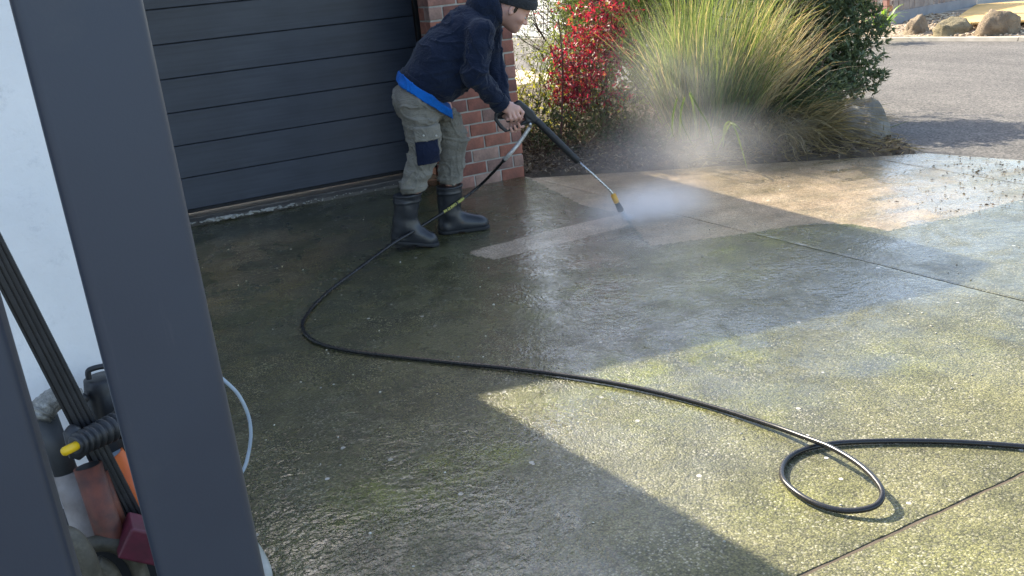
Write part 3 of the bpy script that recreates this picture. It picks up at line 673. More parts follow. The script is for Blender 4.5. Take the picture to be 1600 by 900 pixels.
# ornamental grass clump ------------------------------------------------------
def blades(name, base, n, mat, parent, hr, spread, lean, rad, wid, tintf, droop, seed, segs=7, az=None):
    R = np.random.default_rng(seed)
    a = R.uniform(0, 2 * np.pi, n) if az is None else R.normal(az[0], az[1], n); rr = rad * np.sqrt(R.random(n)); q = R.random(n)
    bx = base[0] + rr * np.cos(a); by = base[1] + rr * np.sin(a); b = np.stack([bx, by, bed_z(bx, by)], 1)
    a2 = a + R.normal(0, .45, n); sp = spread * (.25 + q) * (0.35 + rr / rad)
    d0 = unit(np.stack([np.cos(a2) * sp + lean[0] + R.normal(0, .11, n) + (vnoise(b, 9, seed) - .5) * .35, np.sin(a2) * sp + lean[1] + R.normal(0, .13, n), np.ones(n)], 1))
    L_ = R.uniform(hr[0], hr[1], n) * (1 - .25 * rr / rad); dr = droop * R.uniform(.3, 1.6, n)
    t = np.linspace(0, 1, segs + 1)[None, :, None]; hor = unit(d0 * [1, 1, 0] + 1e-6)
    P = b[:, None] + d0[:, None] * L_[:, None, None] * t + (hor[:, None] * .5 + np.array([0, 0, -1.])) * (dr * L_)[:, None, None] * t ** 2.6 * .8
    P[..., 2] = np.maximum(P[..., 2], b[:, None, 2] + .006 + .03 * R.random((n, 1)))
    P = P + (np.stack([vnoise(P * [1, 1, 1], 3, seed + k_) for k_ in range(3)], -1) - .5) * .16 * t
    T = unit(np.gradient(P, axis=1)); S = unit(np.cross(T, unit(R.normal(size=(n, 3)))[:, None]))
    w_ = (wid * R.uniform(.6, 1.3, n))[:, None, None] * (1 - t ** 2.2) * (.55 + .45 * np.minimum(t * 5, 1)) / 2
    V = np.stack([P - S * w_, P + S * w_], 2).reshape(-1, 3); k = (np.arange(n) * (segs + 1) * 2)[:, None] + (np.arange(segs) * 2)[None]; k = k.reshape(-1, 1)
    F = np.concatenate([k, k + 1, k + 3, k + 2], 1); me = mesh_np(name, V, F)
    ti = np.clip(tintf(R, n, a2, q)[:, None] + .18 * t[..., 0] * np.ones((n, 1)), 0, 1)
    at = me.attributes.new('tint', 'FLOAT', 'POINT'); at.data.foreach_set('value', np.repeat(ti, 2, axis=1).ravel().astype(np.float32))
    return link(name, me, mat, parent), P
gc = (5.02, 6.42)
gr = empty('ornamental_grass', (gc[0], gc[1], .05)); gr.location = (0, 0, 0)
tag(gr, 'tall arching ornamental grass clump with yellow green blades and tan plumes in the middle of the bed', 'grass plant')
_, P1 = blades('blades', gc, 2500, M['grass'], gr, (.7, 1.95), .17, (.04, -.02), .34, .0078, lambda R, n, a, q: R.normal(.37, .24, n), .20, 1)
tag(bpy.data.objects['blades'], kind='stuff')
b2, P2 = blades('plume_blades', (gc[0] + .22, gc[1] - .05), 650, M['grass'], gr, (.9, 1.65), .25, (.26, -.10), .26, .009, lambda R, n, a, q: R.normal(.82, .13, n), .26, 2); tag(b2, 'tan seeding stems leaning towards the road', kind='stuff')
b3, _ = blades('skirt_blades', (gc[0] + .42, gc[1] - .35), 1200, M['grass_dry'], gr, (.45, .85), .85, (.10, -.26), .42, .009, lambda R, n, a, q: R.normal(.35, .22, n), .95, 3); tag(b3, 'drooping dry brown and olive blades at the base', kind='stuff')
b5, _ = blades('side_blades', (gc[0] + .55, gc[1] - .1), 550, M['leaf_low'], gr, (.5, .9), .55, (.40, -.22), .30, .009, lambda R, n, a, q: R.normal(.6, .22, n), .55, 5); tag(b5, 'dark green blades arching towards the road', kind='stuff')
# individual bent blades that stand out at the front
def one_blade(pts, wd, mat, tint):
    P = smooth_path(pts, 6); T = unit(np.gradient(P, axis=0)); S = unit(np.cross(T, np.array([.35, .9, .1])))
    t = np.linspace(0, 1, len(P))[:, None]; w_ = wd / 2 * (1 - t ** 3) * (.6 + .4 * np.minimum(1, t * 5)); up = np.cross(S, T) * wd * .18
    V = np.stack([P - S * w_, P + up, P + S * w_], 1).reshape(-1, 3); n = len(P); k = (np.arange(n - 1) * 3)[:, None]
    F = np.concatenate([k + [0, 1, 4, 3], k + [1, 2, 5, 4]]); me = mesh_np('bent_blade', V, F); at = me.attributes.new('tint', 'FLOAT', 'POINT'); at.data.foreach_set('value', np.full(len(V), tint, np.float32))
    link('bent_blade', me, mat, gr)
def bl(pix, wd, tint, mat='grass'):   # pix: (px,py,Y) control points on vertical planes
    one_blade([atY(*p) for p in pix], wd, M[mat], tint)
bl([(1090, 215, 6.0), (1083, 165, 5.95), (1078, 144, 5.85), (1092, 170, 5.7), (1108, 198, 5.6), (1117, 235, 5.55)], .017, .30)
bl([(1062, 210, 6.0), (1064, 175, 5.9), (1070, 152, 5.85), (1064, 170, 5.75), (1066, 195, 5.7), (1088, 236, 5.6)], .013, .25)
bl([(1050, 215, 6.0), (1052, 180, 5.9), (1058, 154, 5.8), (1051, 180, 5.75), (1050, 205, 5.7), (1056, 218, 5.65)], .011, .2)
bl([(1130, 230, 5.8), (1132, 200, 5.7), (1140, 190, 5.6), (1150, 205, 5.5), (1161, 240, 5.42), (1168, 266, 5.38)], .018, .5)
bl([(1120, 235, 5.9), (1140, 195, 5.7), (1150, 196, 5.6), (1160, 208, 5.55)], .016, .6)
bl([(1165, 130, 6.1), (1180, 115, 6.0), (1200, 118, 5.9), (1226, 133, 5.8)], .016, .95, 'grass_dry')
bl([(1155, 135, 6.1), (1172, 110, 6.05), (1215, 108, 5.95), (1260, 78, 5.9)], .016, .9, 'grass_dry')
bl([(1290, 190, 5.9), (1340, 172, 5.85), (1398, 160, 5.8)], .008, .1)
bl([(1330, 215, 5.7), (1376, 204, 5.7), (1424, 187, 5.75)], .008, .15)
bl([(1330, 190, 5.7), (1345, 174, 5.7), (1352, 160, 5.7)], .008, .15)
# green shrub at the road end ---------------------------------------------------
def blob_leaves(blobs, n, jitter=.25):
    C_, D_ = [], []
    vol = np.array([np.prod(b[3:6]) ** (2 / 3) for b in blobs]); vol /= vol.sum()
    for b, f_ in zip(blobs, vol):
        m = int(n * f_); d = unit(rng.normal(size=(m, 3))); r = rng.random((m, 1)) ** .35 * (1 + .18 * (vnoise(d * 2 + np.array(b[:3]), 1.7)[:, None] - .5) * 2)
        C_.append(np.array(b[:3]) + d * r * np.array(b[3:6])); D_.append(d * .8 + rng.normal(size=(m, 3)) * .55 + [0, 0, .35])
    return np.concatenate(C_), np.concatenate(D_)
def rosette(C_, D_, k, spread=.8):
    C2 = np.repeat(C_, k, 0); D2 = unit(np.repeat(unit(D_), k, 0) + rng.normal(size=(len(C_) * k, 3)) * spread); return C2, D2
sh = empty('green_shrub'); tag(sh, 'dense dark green shrub with pointed leaves overhanging the street side of the bed', 'shrub')
paths, tips = branchy((5.75, 6.45, .08), 9, 1.3, .4, .008, 2, 11, lean=(.15, .0)); stems_mesh('branch', paths, M['bark'], sh)
blobs = [(*atY(x_, y_, Y_), a_, b2_, c2_) for x_, y_, Y_, a_, b2_, c2_ in [(1195, -10, 6.95, .40, .4, .42), (1255, 25, 6.75, .36, .4, .40), (1300, -15, 6.65, .40, .4, .40), (1335, 55, 6.4, .26, .34, .34), (1285, 85, 6.45, .32, .35, .34), (1335, 118, 6.15, .20, .26, .20), (1285, 150, 6.15, .27, .28, .22), (1235, 120, 6.5, .30, .3, .3)]]
C_, D_ = blob_leaves(blobs, 3600); C_, D_ = rosette(C_, D_, 6, .75); n = len(C_)
clump = vnoise(C_, 4.5, 5)
o = leaf_mesh('leaves', C_, D_, rng.uniform(.045, .085, n), rng.uniform(.014, .024, n), np.clip(rng.normal(.35, .18, n) + (clump - .5) * .5, 0, 1), M['leaf_green'], sh); tag(o, kind='stuff')
# twiggy ends
tipsC = np.array([atY(*q_) for q_ in [(1350, 100, 6.1), (1362, 75, 6.2), (1340, 125, 6.05), (1300, 165, 5.9), (1318, 158, 5.95), (1365, 40, 6.4), (1350, 112, 6.1), (1330, 140, 6.0)]])
for p in tipsC:
    base = p - np.array([.45, -.15, .18]); stems_mesh('branch', [(smooth_path([base, (base + p) / 2 + [0, 0, .03], p + [.12, -.03, .03]], 4), np.linspace(.006, .002, 9))], M['bark'], sh)
    q = base + (p + [.12, -.03, .03] - base) * rng.uniform(.3, 1, (24, 1)); dd = unit(rng.normal(size=(24, 3)) * .6 + [.7, -.2, .2])
    o = leaf_mesh('leaves', q, dd, rng.uniform(.05, .09, 24), .02, rng.uniform(.1, .6, 24), M['leaf_green'], sh); tag(o, kind='stuff')
# purple twigs in front of the far brick
pp = empty('purple_shrub'); tag(pp, 'dark purple leaved twiggy shrub poking out above the green shrub near the street', 'shrub')
paths, tips = branchy((6.75, 6.95, -.03), 6, 1.7, .16, .010, 2, 31, up=1.0); stems_mesh('branch', paths, M['red_bark'], pp)
C_, D_ = along(tips, 22, 1); n = len(C_); tag(leaf_mesh('leaves', C_, D_, rng.uniform(.04, .07, n), .022, rng.random(n), M['leaf_purple'], pp), kind='stuff')
# feathery light green shrubs behind the grass
def feathery(base, blobs, seed, label, nn_=3200, L0=(.03, .06), mat='leaf_feather'):
    e_ = empty('feathery_shrub'); tag(e_, label, 'shrub'); p_, t_ = branchy(base, 8, 2.1, .4, .014, 2, seed); stems_mesh('branch', p_, M['bark'], e_)
    C_, D_ = blob_leaves(blobs, nn_); C_, D_ = rosette(C_, D_, 6, 1.0); C_ += rng.normal(size=C_.shape) * .03; n = len(C_)
    cl = vnoise(C_, 4, 9); tag(leaf_mesh('leaves', C_, D_, rng.uniform(*L0, n), rng.uniform(.008, .014, n), np.clip(rng.normal(.45, .2, n) + (cl - .5) * .8, 0, 1), M[mat], e_), kind='stuff')
feathery((4.95, 8.0, .1), [(4.9, 8.0, 1.5, .5, .4, .55), (4.75, 7.7, 1.0, .42, .35, .45), (5.3, 8.1, 1.7, .5, .4, .5), (4.5, 7.8, .65, .35, .3, .4), (5.0, 7.6, .6, .4, .3, .4)], 41, 'pale green feathery shrub right behind the red leaved shrub')
feathery((5.9, 8.6, .1), [(5.8, 8.5, 1.6, .6, .5, .6), (5.4, 8.6, 1.3, .5, .4, .6), (6.2, 8.4, 1.2, .6, .4, .6)], 43, 'pale green feathery shrub standing behind the tall grass clump', 3600)
# dark hedge further back
feathery((6.6, 9.8, .1), [(6.2, 9.8, 1.4, .7, .5, .8), (5.5, 10.2, 1.3, .6, .5, .8), (6.6, 9.6, .8, .6, .5, .6)], 47, 'shadowy olive shrub at the very back of the bed', 2600, (.04, .07), 'leaf_green')
# red nandina
rd = empty('red_shrub'); tag(rd, 'tall shrub with bright red leaves on thin dark stems, left of the grass clump', 'shrub')
def pcol(px, py, Y): return atY(px, py, Y)
stemsP = []
for pts, r in (([(874, 245, 6.95), (877, 200, 6.95), (879, 140, 6.97), (878, 80, 7.0), (872, 30, 7.05)], .011), ([(948, 215, 7.25), (948, 160, 7.25), (946, 100, 7.28), (942, 40, 7.3), (936, -40, 7.35)], .010),
               ([(880, 245, 6.98), (900, 190, 7.05), (915, 130, 7.1), (925, 60, 7.15), (920, -20, 7.2)], .007), ([(878, 75, 7.0), (860, 50, 7.0), (838, 13, 7.0)], .004), ([(885, 240, 7.0), (895, 150, 7.05), (905, 90, 7.1)], .006)):
    stemsP.append((smooth_path([atY(*p) for p in pts], 5), np.linspace(r, r * .5, (len(pts) - 1) * 5 + 1)))
R_ = np.random.default_rng(5)
red_c = [(945, 5, 7.25, 34, 22, 260), (930, 55, 7.2, 26, 18, 300), (955, 45, 7.25, 22, 20, 260), (940, 85, 7.2, 38, 22, 420), (900, 100, 7.05, 24, 28, 330), (895, 140, 7.0, 22, 24, 260), (925, 130, 7.1, 30, 26, 260), (890, 160, 7.0, 20, 14, 150), (955, 150, 7.2, 26, 16, 150), (915, 60, 7.1, 30, 30, 220), (880, 130, 6.98, 16, 26, 130), (975, 100, 7.25, 8, 8, 30), (905, 20, 7.15, 18, 24, 120), (880, 90, 7.0, 14, 12, 90), (970, 20, 7.3, 16, 14, 90)]
C_, T_ = [], []
for x, y, Y_, sx, sy, n in red_c:
    n = int(n * 1.25) // 5 * 5; c0 = atY(x, y, Y_); p_ = np.repeat(c0 + R_.normal(size=(n // 5, 3)) * np.array([sx / 200 * .62, .16, sy / 200 * .62]), 5, 0) + R_.normal(size=(n, 3)) * .012; C_.append(p_); T_.append(R_.normal(.30 if (x < 905 and y > 80) else .5, .24, n))
C_ = np.concatenate(C_); T_ = np.clip(np.concatenate(T_), 0, 1); T_[R_.random(len(T_)) < .07] = 1.0; n = len(C_)
for i in range(0, n, 15):
    j = np.argmin([np.linalg.norm(P[:, :] - C_[i], axis=1).min() for P, _ in stemsP]); P = stemsP[j][0]; k = np.argmin(np.linalg.norm(P - C_[i], axis=1)); stemsP.append((np.array([P[k], (P[k] + C_[i]) / 2 + [0, 0, .02], C_[i]]), np.array([.003, .002, .0015])))
    if len(stemsP) > 420: break
stems_mesh('stem', stemsP, M['red_bark'], rd)
D_ = R_.normal(size=(n, 3)) * .8 + [0, -.1, .1]
tag(leaf_mesh('leaves', C_, D_, R_.uniform(.03, .06, n), R_.uniform(.012, .022, n), T_, M['leaf_red'], rd, curl=.15), kind='stuff')
# bare twiggy shrub with a few yellow leaves beside the pillar
tw = empty('twiggy_shrub'); tag(tw, 'nearly bare twiggy shrub with sparse yellow leaves right beside the brick pillar', 'shrub')
paths, tips = branchy((4.05, 7.9, .08), 9, 1.05, .42, .0055, 2, 55, lean=(-.02, -.05), twigs=3); paths = [(P, R * .8) for P, R in paths]; stems_mesh('twig', paths, M['bark'], tw)
C_, D_ = along(tips, 1, 1, .015); n = len(C_); tag(leaf_mesh('leaves', C_, D_, rng.uniform(.02, .045, n), .014, rng.random(n), M['leaf_yellow'], tw), kind='stuff')
tw2 = empty('twiggy_shrub'); tag(tw2, 'tangle of pale bare twigs in front of the dark cladding, behind the red shrub', 'shrub')
paths, tips = branchy((4.75, 8.9, .08), 12, 2.3, .30, .007, 3, 57, lean=(0, -.05), twigs=2); stems_mesh('twig', paths, M['bark'], tw2)
C_, D_ = along(tips, 2, 2, .015); n = len(C_); tag(leaf_mesh('leaves', C_, D_, rng.uniform(.02, .04, n), .012, rng.random(n), M['leaf_yellow'], tw2), kind='stuff')
yl = empty('yellow_shrub'); tag(yl, 'low sunlit yellow green shrub behind the base of the red shrub', 'shrub')
paths, tips = branchy((4.45, 7.95, .08), 9, .9, .5, .006, 2, 61); stems_mesh('stem', paths, M['bark'], yl)
C_, D_ = blob_leaves([(4.3, 7.95, .45, .45, .3, .38), (4.75, 7.8, .5, .4, .3, .35), (3.95, 8.3, .35, .3, .3, .3)], 900); C_, D_ = rosette(C_, D_, 4, 1); n = len(C_)
tag(leaf_mesh('leaves', C_, D_, rng.uniform(.03, .05, n), .016, rng.random(n), M['leaf_yellow'], yl), kind='stuff')
lw = empty('low_shrub'); tag(lw, 'low grey green spreading shrub in the shade at the foot of the red shrub', 'shrub')
paths, tips = branchy((4.1, 7.0, .08), 12, .5, .9, .006, 2, 63, up=.5); stems_mesh('stem', paths, M['bark'], lw)
C_, D_ = blob_leaves([(4.0, 6.95, .26, .42, .22, .20), (4.35, 6.75, .20, .35, .2, .18), (3.85, 7.25, .36, .3, .25, .24), (4.5, 7.1, .32, .35, .25, .25)], 700); C_, D_ = rosette(C_, D_, 5, 1); n = len(C_)
tag(leaf_mesh('leaves', C_, D_, rng.uniform(.03, .06, n), .012, np.clip(rng.normal(.5, .25, n), 0, 1), M['leaf_low'], lw), kind='stuff')
lw2 = empty('low_shrub'); tag(lw2, 'dark low mound of foliage between the red shrub and the tall grass, in the mist', 'shrub')
paths, tips = branchy((4.55, 6.5, .08), 10, .45, .9, .006, 2, 67, up=.5); stems_mesh('stem', paths, M['bark'], lw2)
C_, D_ = blob_leaves([(4.5, 6.55, .2, .3, .22, .18), (4.35, 7.3, .5, .25, .25, .3)], 420); C_, D_ = rosette(C_, D_, 5, 1); n = len(C_)
tag(leaf_mesh('leaves', C_, D_, rng.uniform(.03, .06, n), .012, np.clip(rng.normal(.3, .2, n), 0, 1), M['leaf_low'], lw2), kind='stuff')
# strappy plant across the road
spb = gnd(1388, 56, .1); sp_ = empty('strappy_plant'); tag(sp_, 'bright green strappy leaved plant at the foot of the pink brick pier', 'plant')
for k in range(34):
    a = random.uniform(0, 6.28); L_ = random.uniform(.35, .72); s = random.uniform(.2, .8); p = np.array([spb[0], spb[1] + .15, .1]); d = np.array([math.cos(a) * s, math.sin(a) * s, .9])
    P = smooth_path([p, p + d * L_ * .55, p + d * L_ + np.array([0, 0, -.10 - s * .2])], 4); T = unit(np.gradient(P, axis=0)); S = unit(np.cross(T, [0, 0, 1.])); t_ = np.linspace(0, 1, len(P))[:, None]; w_ = .024 * (1 - t_ ** 3)
    V = np.stack([P - S * w_, P + S * w_], 1).reshape(-1, 3); q = (np.arange(len(P) - 1) * 2)[:, None]; me = mesh_np('leaf', V, q + [0, 1, 3, 2]); at = me.attributes.new('tint', 'FLOAT', 'POINT'); at.data.foreach_set('value', np.full(len(V), random.random(), np.float32)); link('leaf', me, M['strap'], sp_)
# leaf litter
def in_bed(n, region):
    out = []
    while len(out) < n:
        x = rng.uniform(3.4, 6.9, n * 2); y = rng.uniform(5.0, 8.5, n * 2); m = inpoly(x, y, bed_poly) & region(x, y); out += list(zip(x[m], y[m]))
    return np.array(out[:n])
n = 9000; XY = in_bed(n, lambda x, y: (rng.random(len(x)) < np.where(x < 4.4, 1, .35))); zz = bed_z(XY[:, 0], XY[:, 1]) + rng.uniform(0, .035, n)
tag(leaf_mesh('leaf_litter', np.column_stack([XY, zz]), rng.normal(size=(n, 3)) * [1, 1, .35], rng.uniform(.025, .06, n), rng.uniform(.008, .02, n), rng.random(n), M['litter'], fold=.5, curl=.3), 'dry brown leaf litter lying over the bed beside the pillar', 'leaf litter', kind='stuff')
n = 1500; XY = in_bed(n, lambda x, y: (x > 4.6) & (y < 6.3)); zz = bed_z(XY[:, 0], XY[:, 1]) + rng.uniform(0, .02, n)
tag(leaf_mesh('dry_grass_litter', np.column_stack([XY, zz]), rng.normal(size=(n, 3)) * [1, 1, .12], rng.uniform(.08, .2, n), .006, rng.random(n), M['grass_dry']), 'straw coloured dead blades lying along the bed edge', 'dead grass', kind='stuff')
# dark debris washed onto the driveway
n = 260; k = rng.integers(0, 4, n); cc = np.array([gnd(1500, 262), gnd(1560, 272), gnd(1540, 312), gnd(1590, 262)])[k]; XY = cc[:, :2] + rng.normal(size=(n, 2)) * [.22, .22]; m = (XY[:, 0] < 5.9 + (4.9 - XY[:, 1]) * .3)
XY = XY[m]; n = len(XY); tag(leaf_mesh('debris', np.column_stack([XY, np.full(n, .004)]), rng.normal(size=(n, 3)) * [1, 1, .2], rng.uniform(.006, .035, n), rng.uniform(.005, .014, n), rng.random(n) * .5, M['litter'], fold=.4), 'dark wet leaf debris washed onto the driveway near the street', 'debris', kind='stuff')
n = 260; XY = np.stack([rng.uniform(.3, 5.2, n), rng.uniform(1.8, 6.5, n)], 1)
t = NT('pale_grit'); M['grit'] = t.out(t.ramp(t.attr('tint'), [(0, (.20, .19, .15)), (1, (.55, .53, .46))]), .7)
tag(scatter_pebbles('grit', np.column_stack([XY, np.full(n, .001)]), .0025, .007, M['grit']), 'scattered pale grit on the driveway', 'grit', kind='stuff')
# ------------------------------------------------------------------ the man
_a = math.radians(-20); FW = np.array([math.cos(_a), math.sin(_a), 0]); NW = np.array([math.sin(_a), -math.cos(_a), 0]); MP = np.array([2.1, 5.5, 0])
def Lc(px, py, n):
    v = ray(px, py); t = (n - (CAM - MP) @ NW) / (v @ NW); P = CAM + t * v; return np.array([(P - MP) @ FW, n, P[2]])
def W(V): V = np.atleast_2d(V); return MP + V[:, :1] * FW + V[:, 1:2] * NW + V[:, 2:3] * np.array([0, 0, 1.])
def body_part(name, fn, lo, hi, h, mat, parent, wr=None, org=None, smooth_it=1):
    V, F = sdf_mesh(fn, lo, hi, h)
    # relax
    for _ in range(smooth_it):
        A = np.zeros_like(V); c = np.zeros(len(V))
        for k in range(4):
            i, j = F[:, k], F[:, (k + 1) % 4]; np.add.at(A, i, V[j]); np.add.at(A, j, V[i]); np.add.at(c, i, 1); np.add.at(c, j, 1)
        V = V * .5 + .5 * A / c[:, None]
    if wr is not None: V = V + vnormals(V, F) * wr(V)[:, None]
    Wv = W(V); me = mesh_np(name, Wv, F[:, ::-1]); return link(name, me, mat, parent, True)
def fold(V, fdir, freq, amp, seed=0, sharp=2.0):
    fdir = np.array(fdir, float); fdir /= np.linalg.norm(fdir)
    wv = vnoise(V, 5, seed) * 5 + vnoise(V, 11, seed + 1) * 2.0; s = np.sin((V @ fdir) * freq + wv); m = np.clip((vnoise(V, 6, seed + 2) - .3) * 2, 0, 1)
    return amp * m * (np.sign(s) * np.abs(s) ** (1 / sharp) * .4 + s * .6)
def crease(V, A_, scale, amp, seed=0, width=.07):
    Q = V @ np.array(A_).T; Q = Q + (np.stack([vnoise(V, 5, seed + k) for k in range(3)], -1) - .5) * .35; n1 = np.abs(vnoise(Q, scale, seed + 9) - .5)
    return amp * (np.clip(1 - n1 / width, 0, 1) * 1.0 - .3) * np.clip(vnoise(V, 4, seed + 20) * 2.2 - .45, 0, 1)
KN = [[.35, 0, .9], [0, .25, 0], [-.5, 0, .25]]
def cloth(name, a, b, fuzz=.4, fold_=.28):
    t = NT(name); c = t.ramp(t.noise(7, 5, .6), [(.35, a), (.65, b)]); v = t.noise(420, 2)
    c = t.mix(.35, c, t.mix(1., c, t.ramp(v, [(.3, .6), (.7, 1.4)]), 'MULTIPLY')); c = t.mix(t.ramp(t.noise(3, 4), [(.5, 0.), (.75, .15)]), c, t.mix(1., c, (1.5, 1.5, 1.45), 'MULTIPLY'))
    fw = t.noise(1, 3, .5, vec=t.mapped((9, 9, 16), (.5, .6, .2)), dist=2.2); fr = t.math('ABSOLUTE', t.math('SUBTRACT', fw, .5)); f2 = t.noise(1, 3, .5, vec=t.mapped((26, 16, 30), (.2, -.5, .4)), dist=1.6)
    b1 = t.bump(v, .25, .001); b2 = t.bump(t.ramp(fr, [(.0, 0.), (.12, 1.)]), fold_, .014, b1); b3 = t.bump(f2, fold_ * .8, .012, b2); m = t.out(c, .92, b3, Specular_IOR_Level=.2)
    t.b.inputs['Sheen Weight'].default_value = fuzz; t.b.inputs['Sheen Roughness'].default_value = .5; return m
M['hoodie'] = cloth('navy_fleece', (.006, .011, .028), (.010, .017, .038), .12); M['hoodie_rib'] = cloth('navy_rib', (.005, .009, .024), (.008, .014, .032), .12)
M['tee'] = cloth('blue_jersey', (.004, .10, .40), (.006, .13, .48), .05); M['trouser'] = cloth('grey_olive_canvas', (.175, .165, .14), (.24, .225, .19), .1, .35)
M['navy_patch'] = cloth('navy_canvas', (.008, .012, .032), (.012, .018, .042), .05); M['beanie'] = cloth('charcoal_knit', (.020, .022, .025), (.032, .034, .038), .2)
def skinm():
    t = NT('skin'); c = t.ramp(t.noise(16, 5), [(.3, (.56, .31, .24)), (.7, (.66, .39, .31))]); b_ = t.attr('stubble'); c = t.mix(b_, c, (.13, .075, .06))
    m = t.out(c, .5, t.bump(t.noise(260, 3), .15, .0008)); t.b.inputs['Subsurface Weight'].default_value = .12; t.b.inputs['Subsurface Radius'].default_value = (.01, .004, .002); return m
M['skin'] = skinm(); M['boot'] = simple('wet_rubber_boot', (.016, .018, .022), (.034, .036, .040), 14, .33, .12, bump=.12, bscale=30, bdist=.004)
M['sole'] = simple('boot_sole', (.020, .021, .023), rough=.7, bump=.3); M['hair'] = simple('brown_hair', (.035, .022, .014), rough=.8)
# joints traced in profile (side distance n: + is towards the camera)
hem = Lc(661, 132, 0); mid = Lc(690, 88, 0); chest = Lc(728, 50, 0); sh_n = Lc(751, 52, .19); sh_f = Lc(762, 22, -.19)
el_n = Lc(742, 117, .235); wr_n = Lc(783, 164, .15); el_f = Lc(768, 98, -.20); wr_f = Lc(790, 178, -.02)
neck0 = Lc(762, 22, 0); neck1 = Lc(785, 24, 0); HC = Lc(803, 12, 0)
hip_n = Lc(652, 162, .10); kn_n = Lc(664, 232, .125); an_n = Lc(642, 330, .125); hip_f = Lc(683, 150, -.10); kn_f = Lc(709, 222, -.125); an_f = Lc(702, 320, -.125)
fl_n_t = Lc(676, 378, .14); fl_n_h = Lc(620, 372, .12); fl_f_t = Lc(757, 351, -.12); fl_f_h = Lc(694, 354, -.12)
th = math.radians(-37); hf = np.array([math.cos(th), 0, math.sin(th)]); hu = np.array([-math.sin(th), 0, math.cos(th)]); hn = np.array([0, 1., 0]); HA = np.stack([hf, hn, hu])
def Hh(f_, n_, u_): return HC + hf * f_ + hn * n_ + hu * u_
# gun geometry in the plane n = GN
GN = .13
G = lambda px, py, n=GN: Lc(px, py, n)
grip_a, grip_b = G(781, 176), G(811, 163)
def head_fn(P):
    d = ell(P, Hh(0, 0, .01), (.098, .076, .108), HA); d = smin(d, ell(P, Hh(.030, 0, -.060), (.062, .056, .068), HA), .03)
    d = smin(d, ell(P, Hh(.050, 0, -.090), (.045, .042, .032), HA), .025); d = smin(d, ell(P, Hh(.068, 0, -.112), (.024, .026, .019), HA), .018)
    d = smin(d, cap(P, Hh(.082, .026, .006), Hh(.082, -.026, .006), .016, .016), .014)
    d = smin(d, cap(P, Hh(.088, 0, -.002), Hh(.111, 0, -.042), .008, .0125), .009); d = smin(d, cap(P, Hh(.100, .011, -.046), Hh(.100, -.011, -.046), .008, .008), .006)
    for s in (1, -1):
        d = smin(d, ell(P, Hh(.058, s * .042, -.035), (.026, .020, .022), HA), .02)
        d = -smin(-d, ell(P, Hh(.094, s * .031, -.014), (.014, .017, .011), HA), .008)
        e_ = ell(P, Hh(-.012, s * .078, -.022), (.019, .009, .031), HA); e_ = np.maximum(e_, -ell(P, Hh(-.006, s * .087, -.020), (.010, .007, .018), HA)); d = smin(d, e_, .006)
    d = smin(d, cap(P, Hh(.088, .016, -.073), Hh(.088, -.016, -.073), .0085, .0085), .006); d = smin(d, cap(P, Hh(.084, .013, -.086), Hh(.084, -.013, -.086), .009, .009), .005)
    d = np.maximum(d, -cap(P, Hh(.100, .018, -.0795), Hh(.100, -.018, -.0795), .0035, .0035))
    d = smin(d, cap(P, neck0, Hh(-.02, 0, -.06), .062, .058), .03); return d
lo = HC - [.20, .12, .17]; hi = HC + [.16, .12, .15]
def fing(P, pts, rs, k=.004):
    d = None
    for i in range(len(pts) - 1):
        e_ = cap(P, pts[i], pts[i + 1], rs[i], rs[i + 1]); d = e_ if d is None else smin(d, e_, k)
    return d
def near_hand(P):
    d = cap(P, wr_n, G(793, 167, .150), .030, .030, (1, 1.25, 1)); d = smin(d, cap(P, G(791, 165, .150), G(806, 171, .162), .030, .028, (1, 1.1, 1)), .02)
    d = smin(d, cap(P, G(790, 170, .155), G(800, 176, .165), .026, .022), .015)
    F_ = [([(810, 168, .158), (817, 176, .168), (813.5, 186, .160), (809, 190, .135)], (.0125, .0108, .0098, .0082)),
          ([(806, 172, .172), (811, 182, .180), (806, 187, .165), (802, 184, .135)], (.0125, .0108, .0098, .0085)),
          ([(801, 175, .176), (805, 184.5, .184), (799, 188, .168), (797, 184, .135)], (.012, .0105, .0095, .0085)),
          ([(796, 176, .174), (798, 185, .180), (793, 187, .165), (791, 184, .135)], (.011, .0095, .0085, .0075))]
    for p_, r_ in F_: d = smin(d, fing(P, [G(*q) for q in p_], r_), .006)
    d = smin(d, fing(P, [G(800, 163, .125), G(808, 163, .095), G(815, 168, .085)], (.015, .012, .010)), .01); return d
def far_hand(P):
    d = cap(P, wr_f, G(803, 189, .05), .030, .030); d = smin(d, cap(P, G(802, 190, .055), G(812, 192, .06), .026, .024), .015)
    F_ = [([(815, 190, .07), (817, 198, .10), (812, 198, .135), (810, 193, .148)], (.0115, .0105, .0095, .008)), ([(809, 193, .07), (811, 202, .10), (806, 202, .135), (804, 197, .148)], (.012, .0105, .0095, .008)),
          ([(803, 194, .07), (805, 205, .10), (800, 205, .132), (798, 200, .145)], (.0115, .010, .009, .008)), ([(798, 193, .065), (799, 204, .09), (795, 205, .12), (793, 201, .135)], (.010, .009, .008, .007))]
    for p_, r_ in F_: d = smin(d, fing(P, [G(*q) for q in p_], r_), .005)
    return smin(d, fing(P, [G(806, 184, .045), G(813, 183, .06), G(819, 186, .085)], (.014, .0115, .0095)), .01)
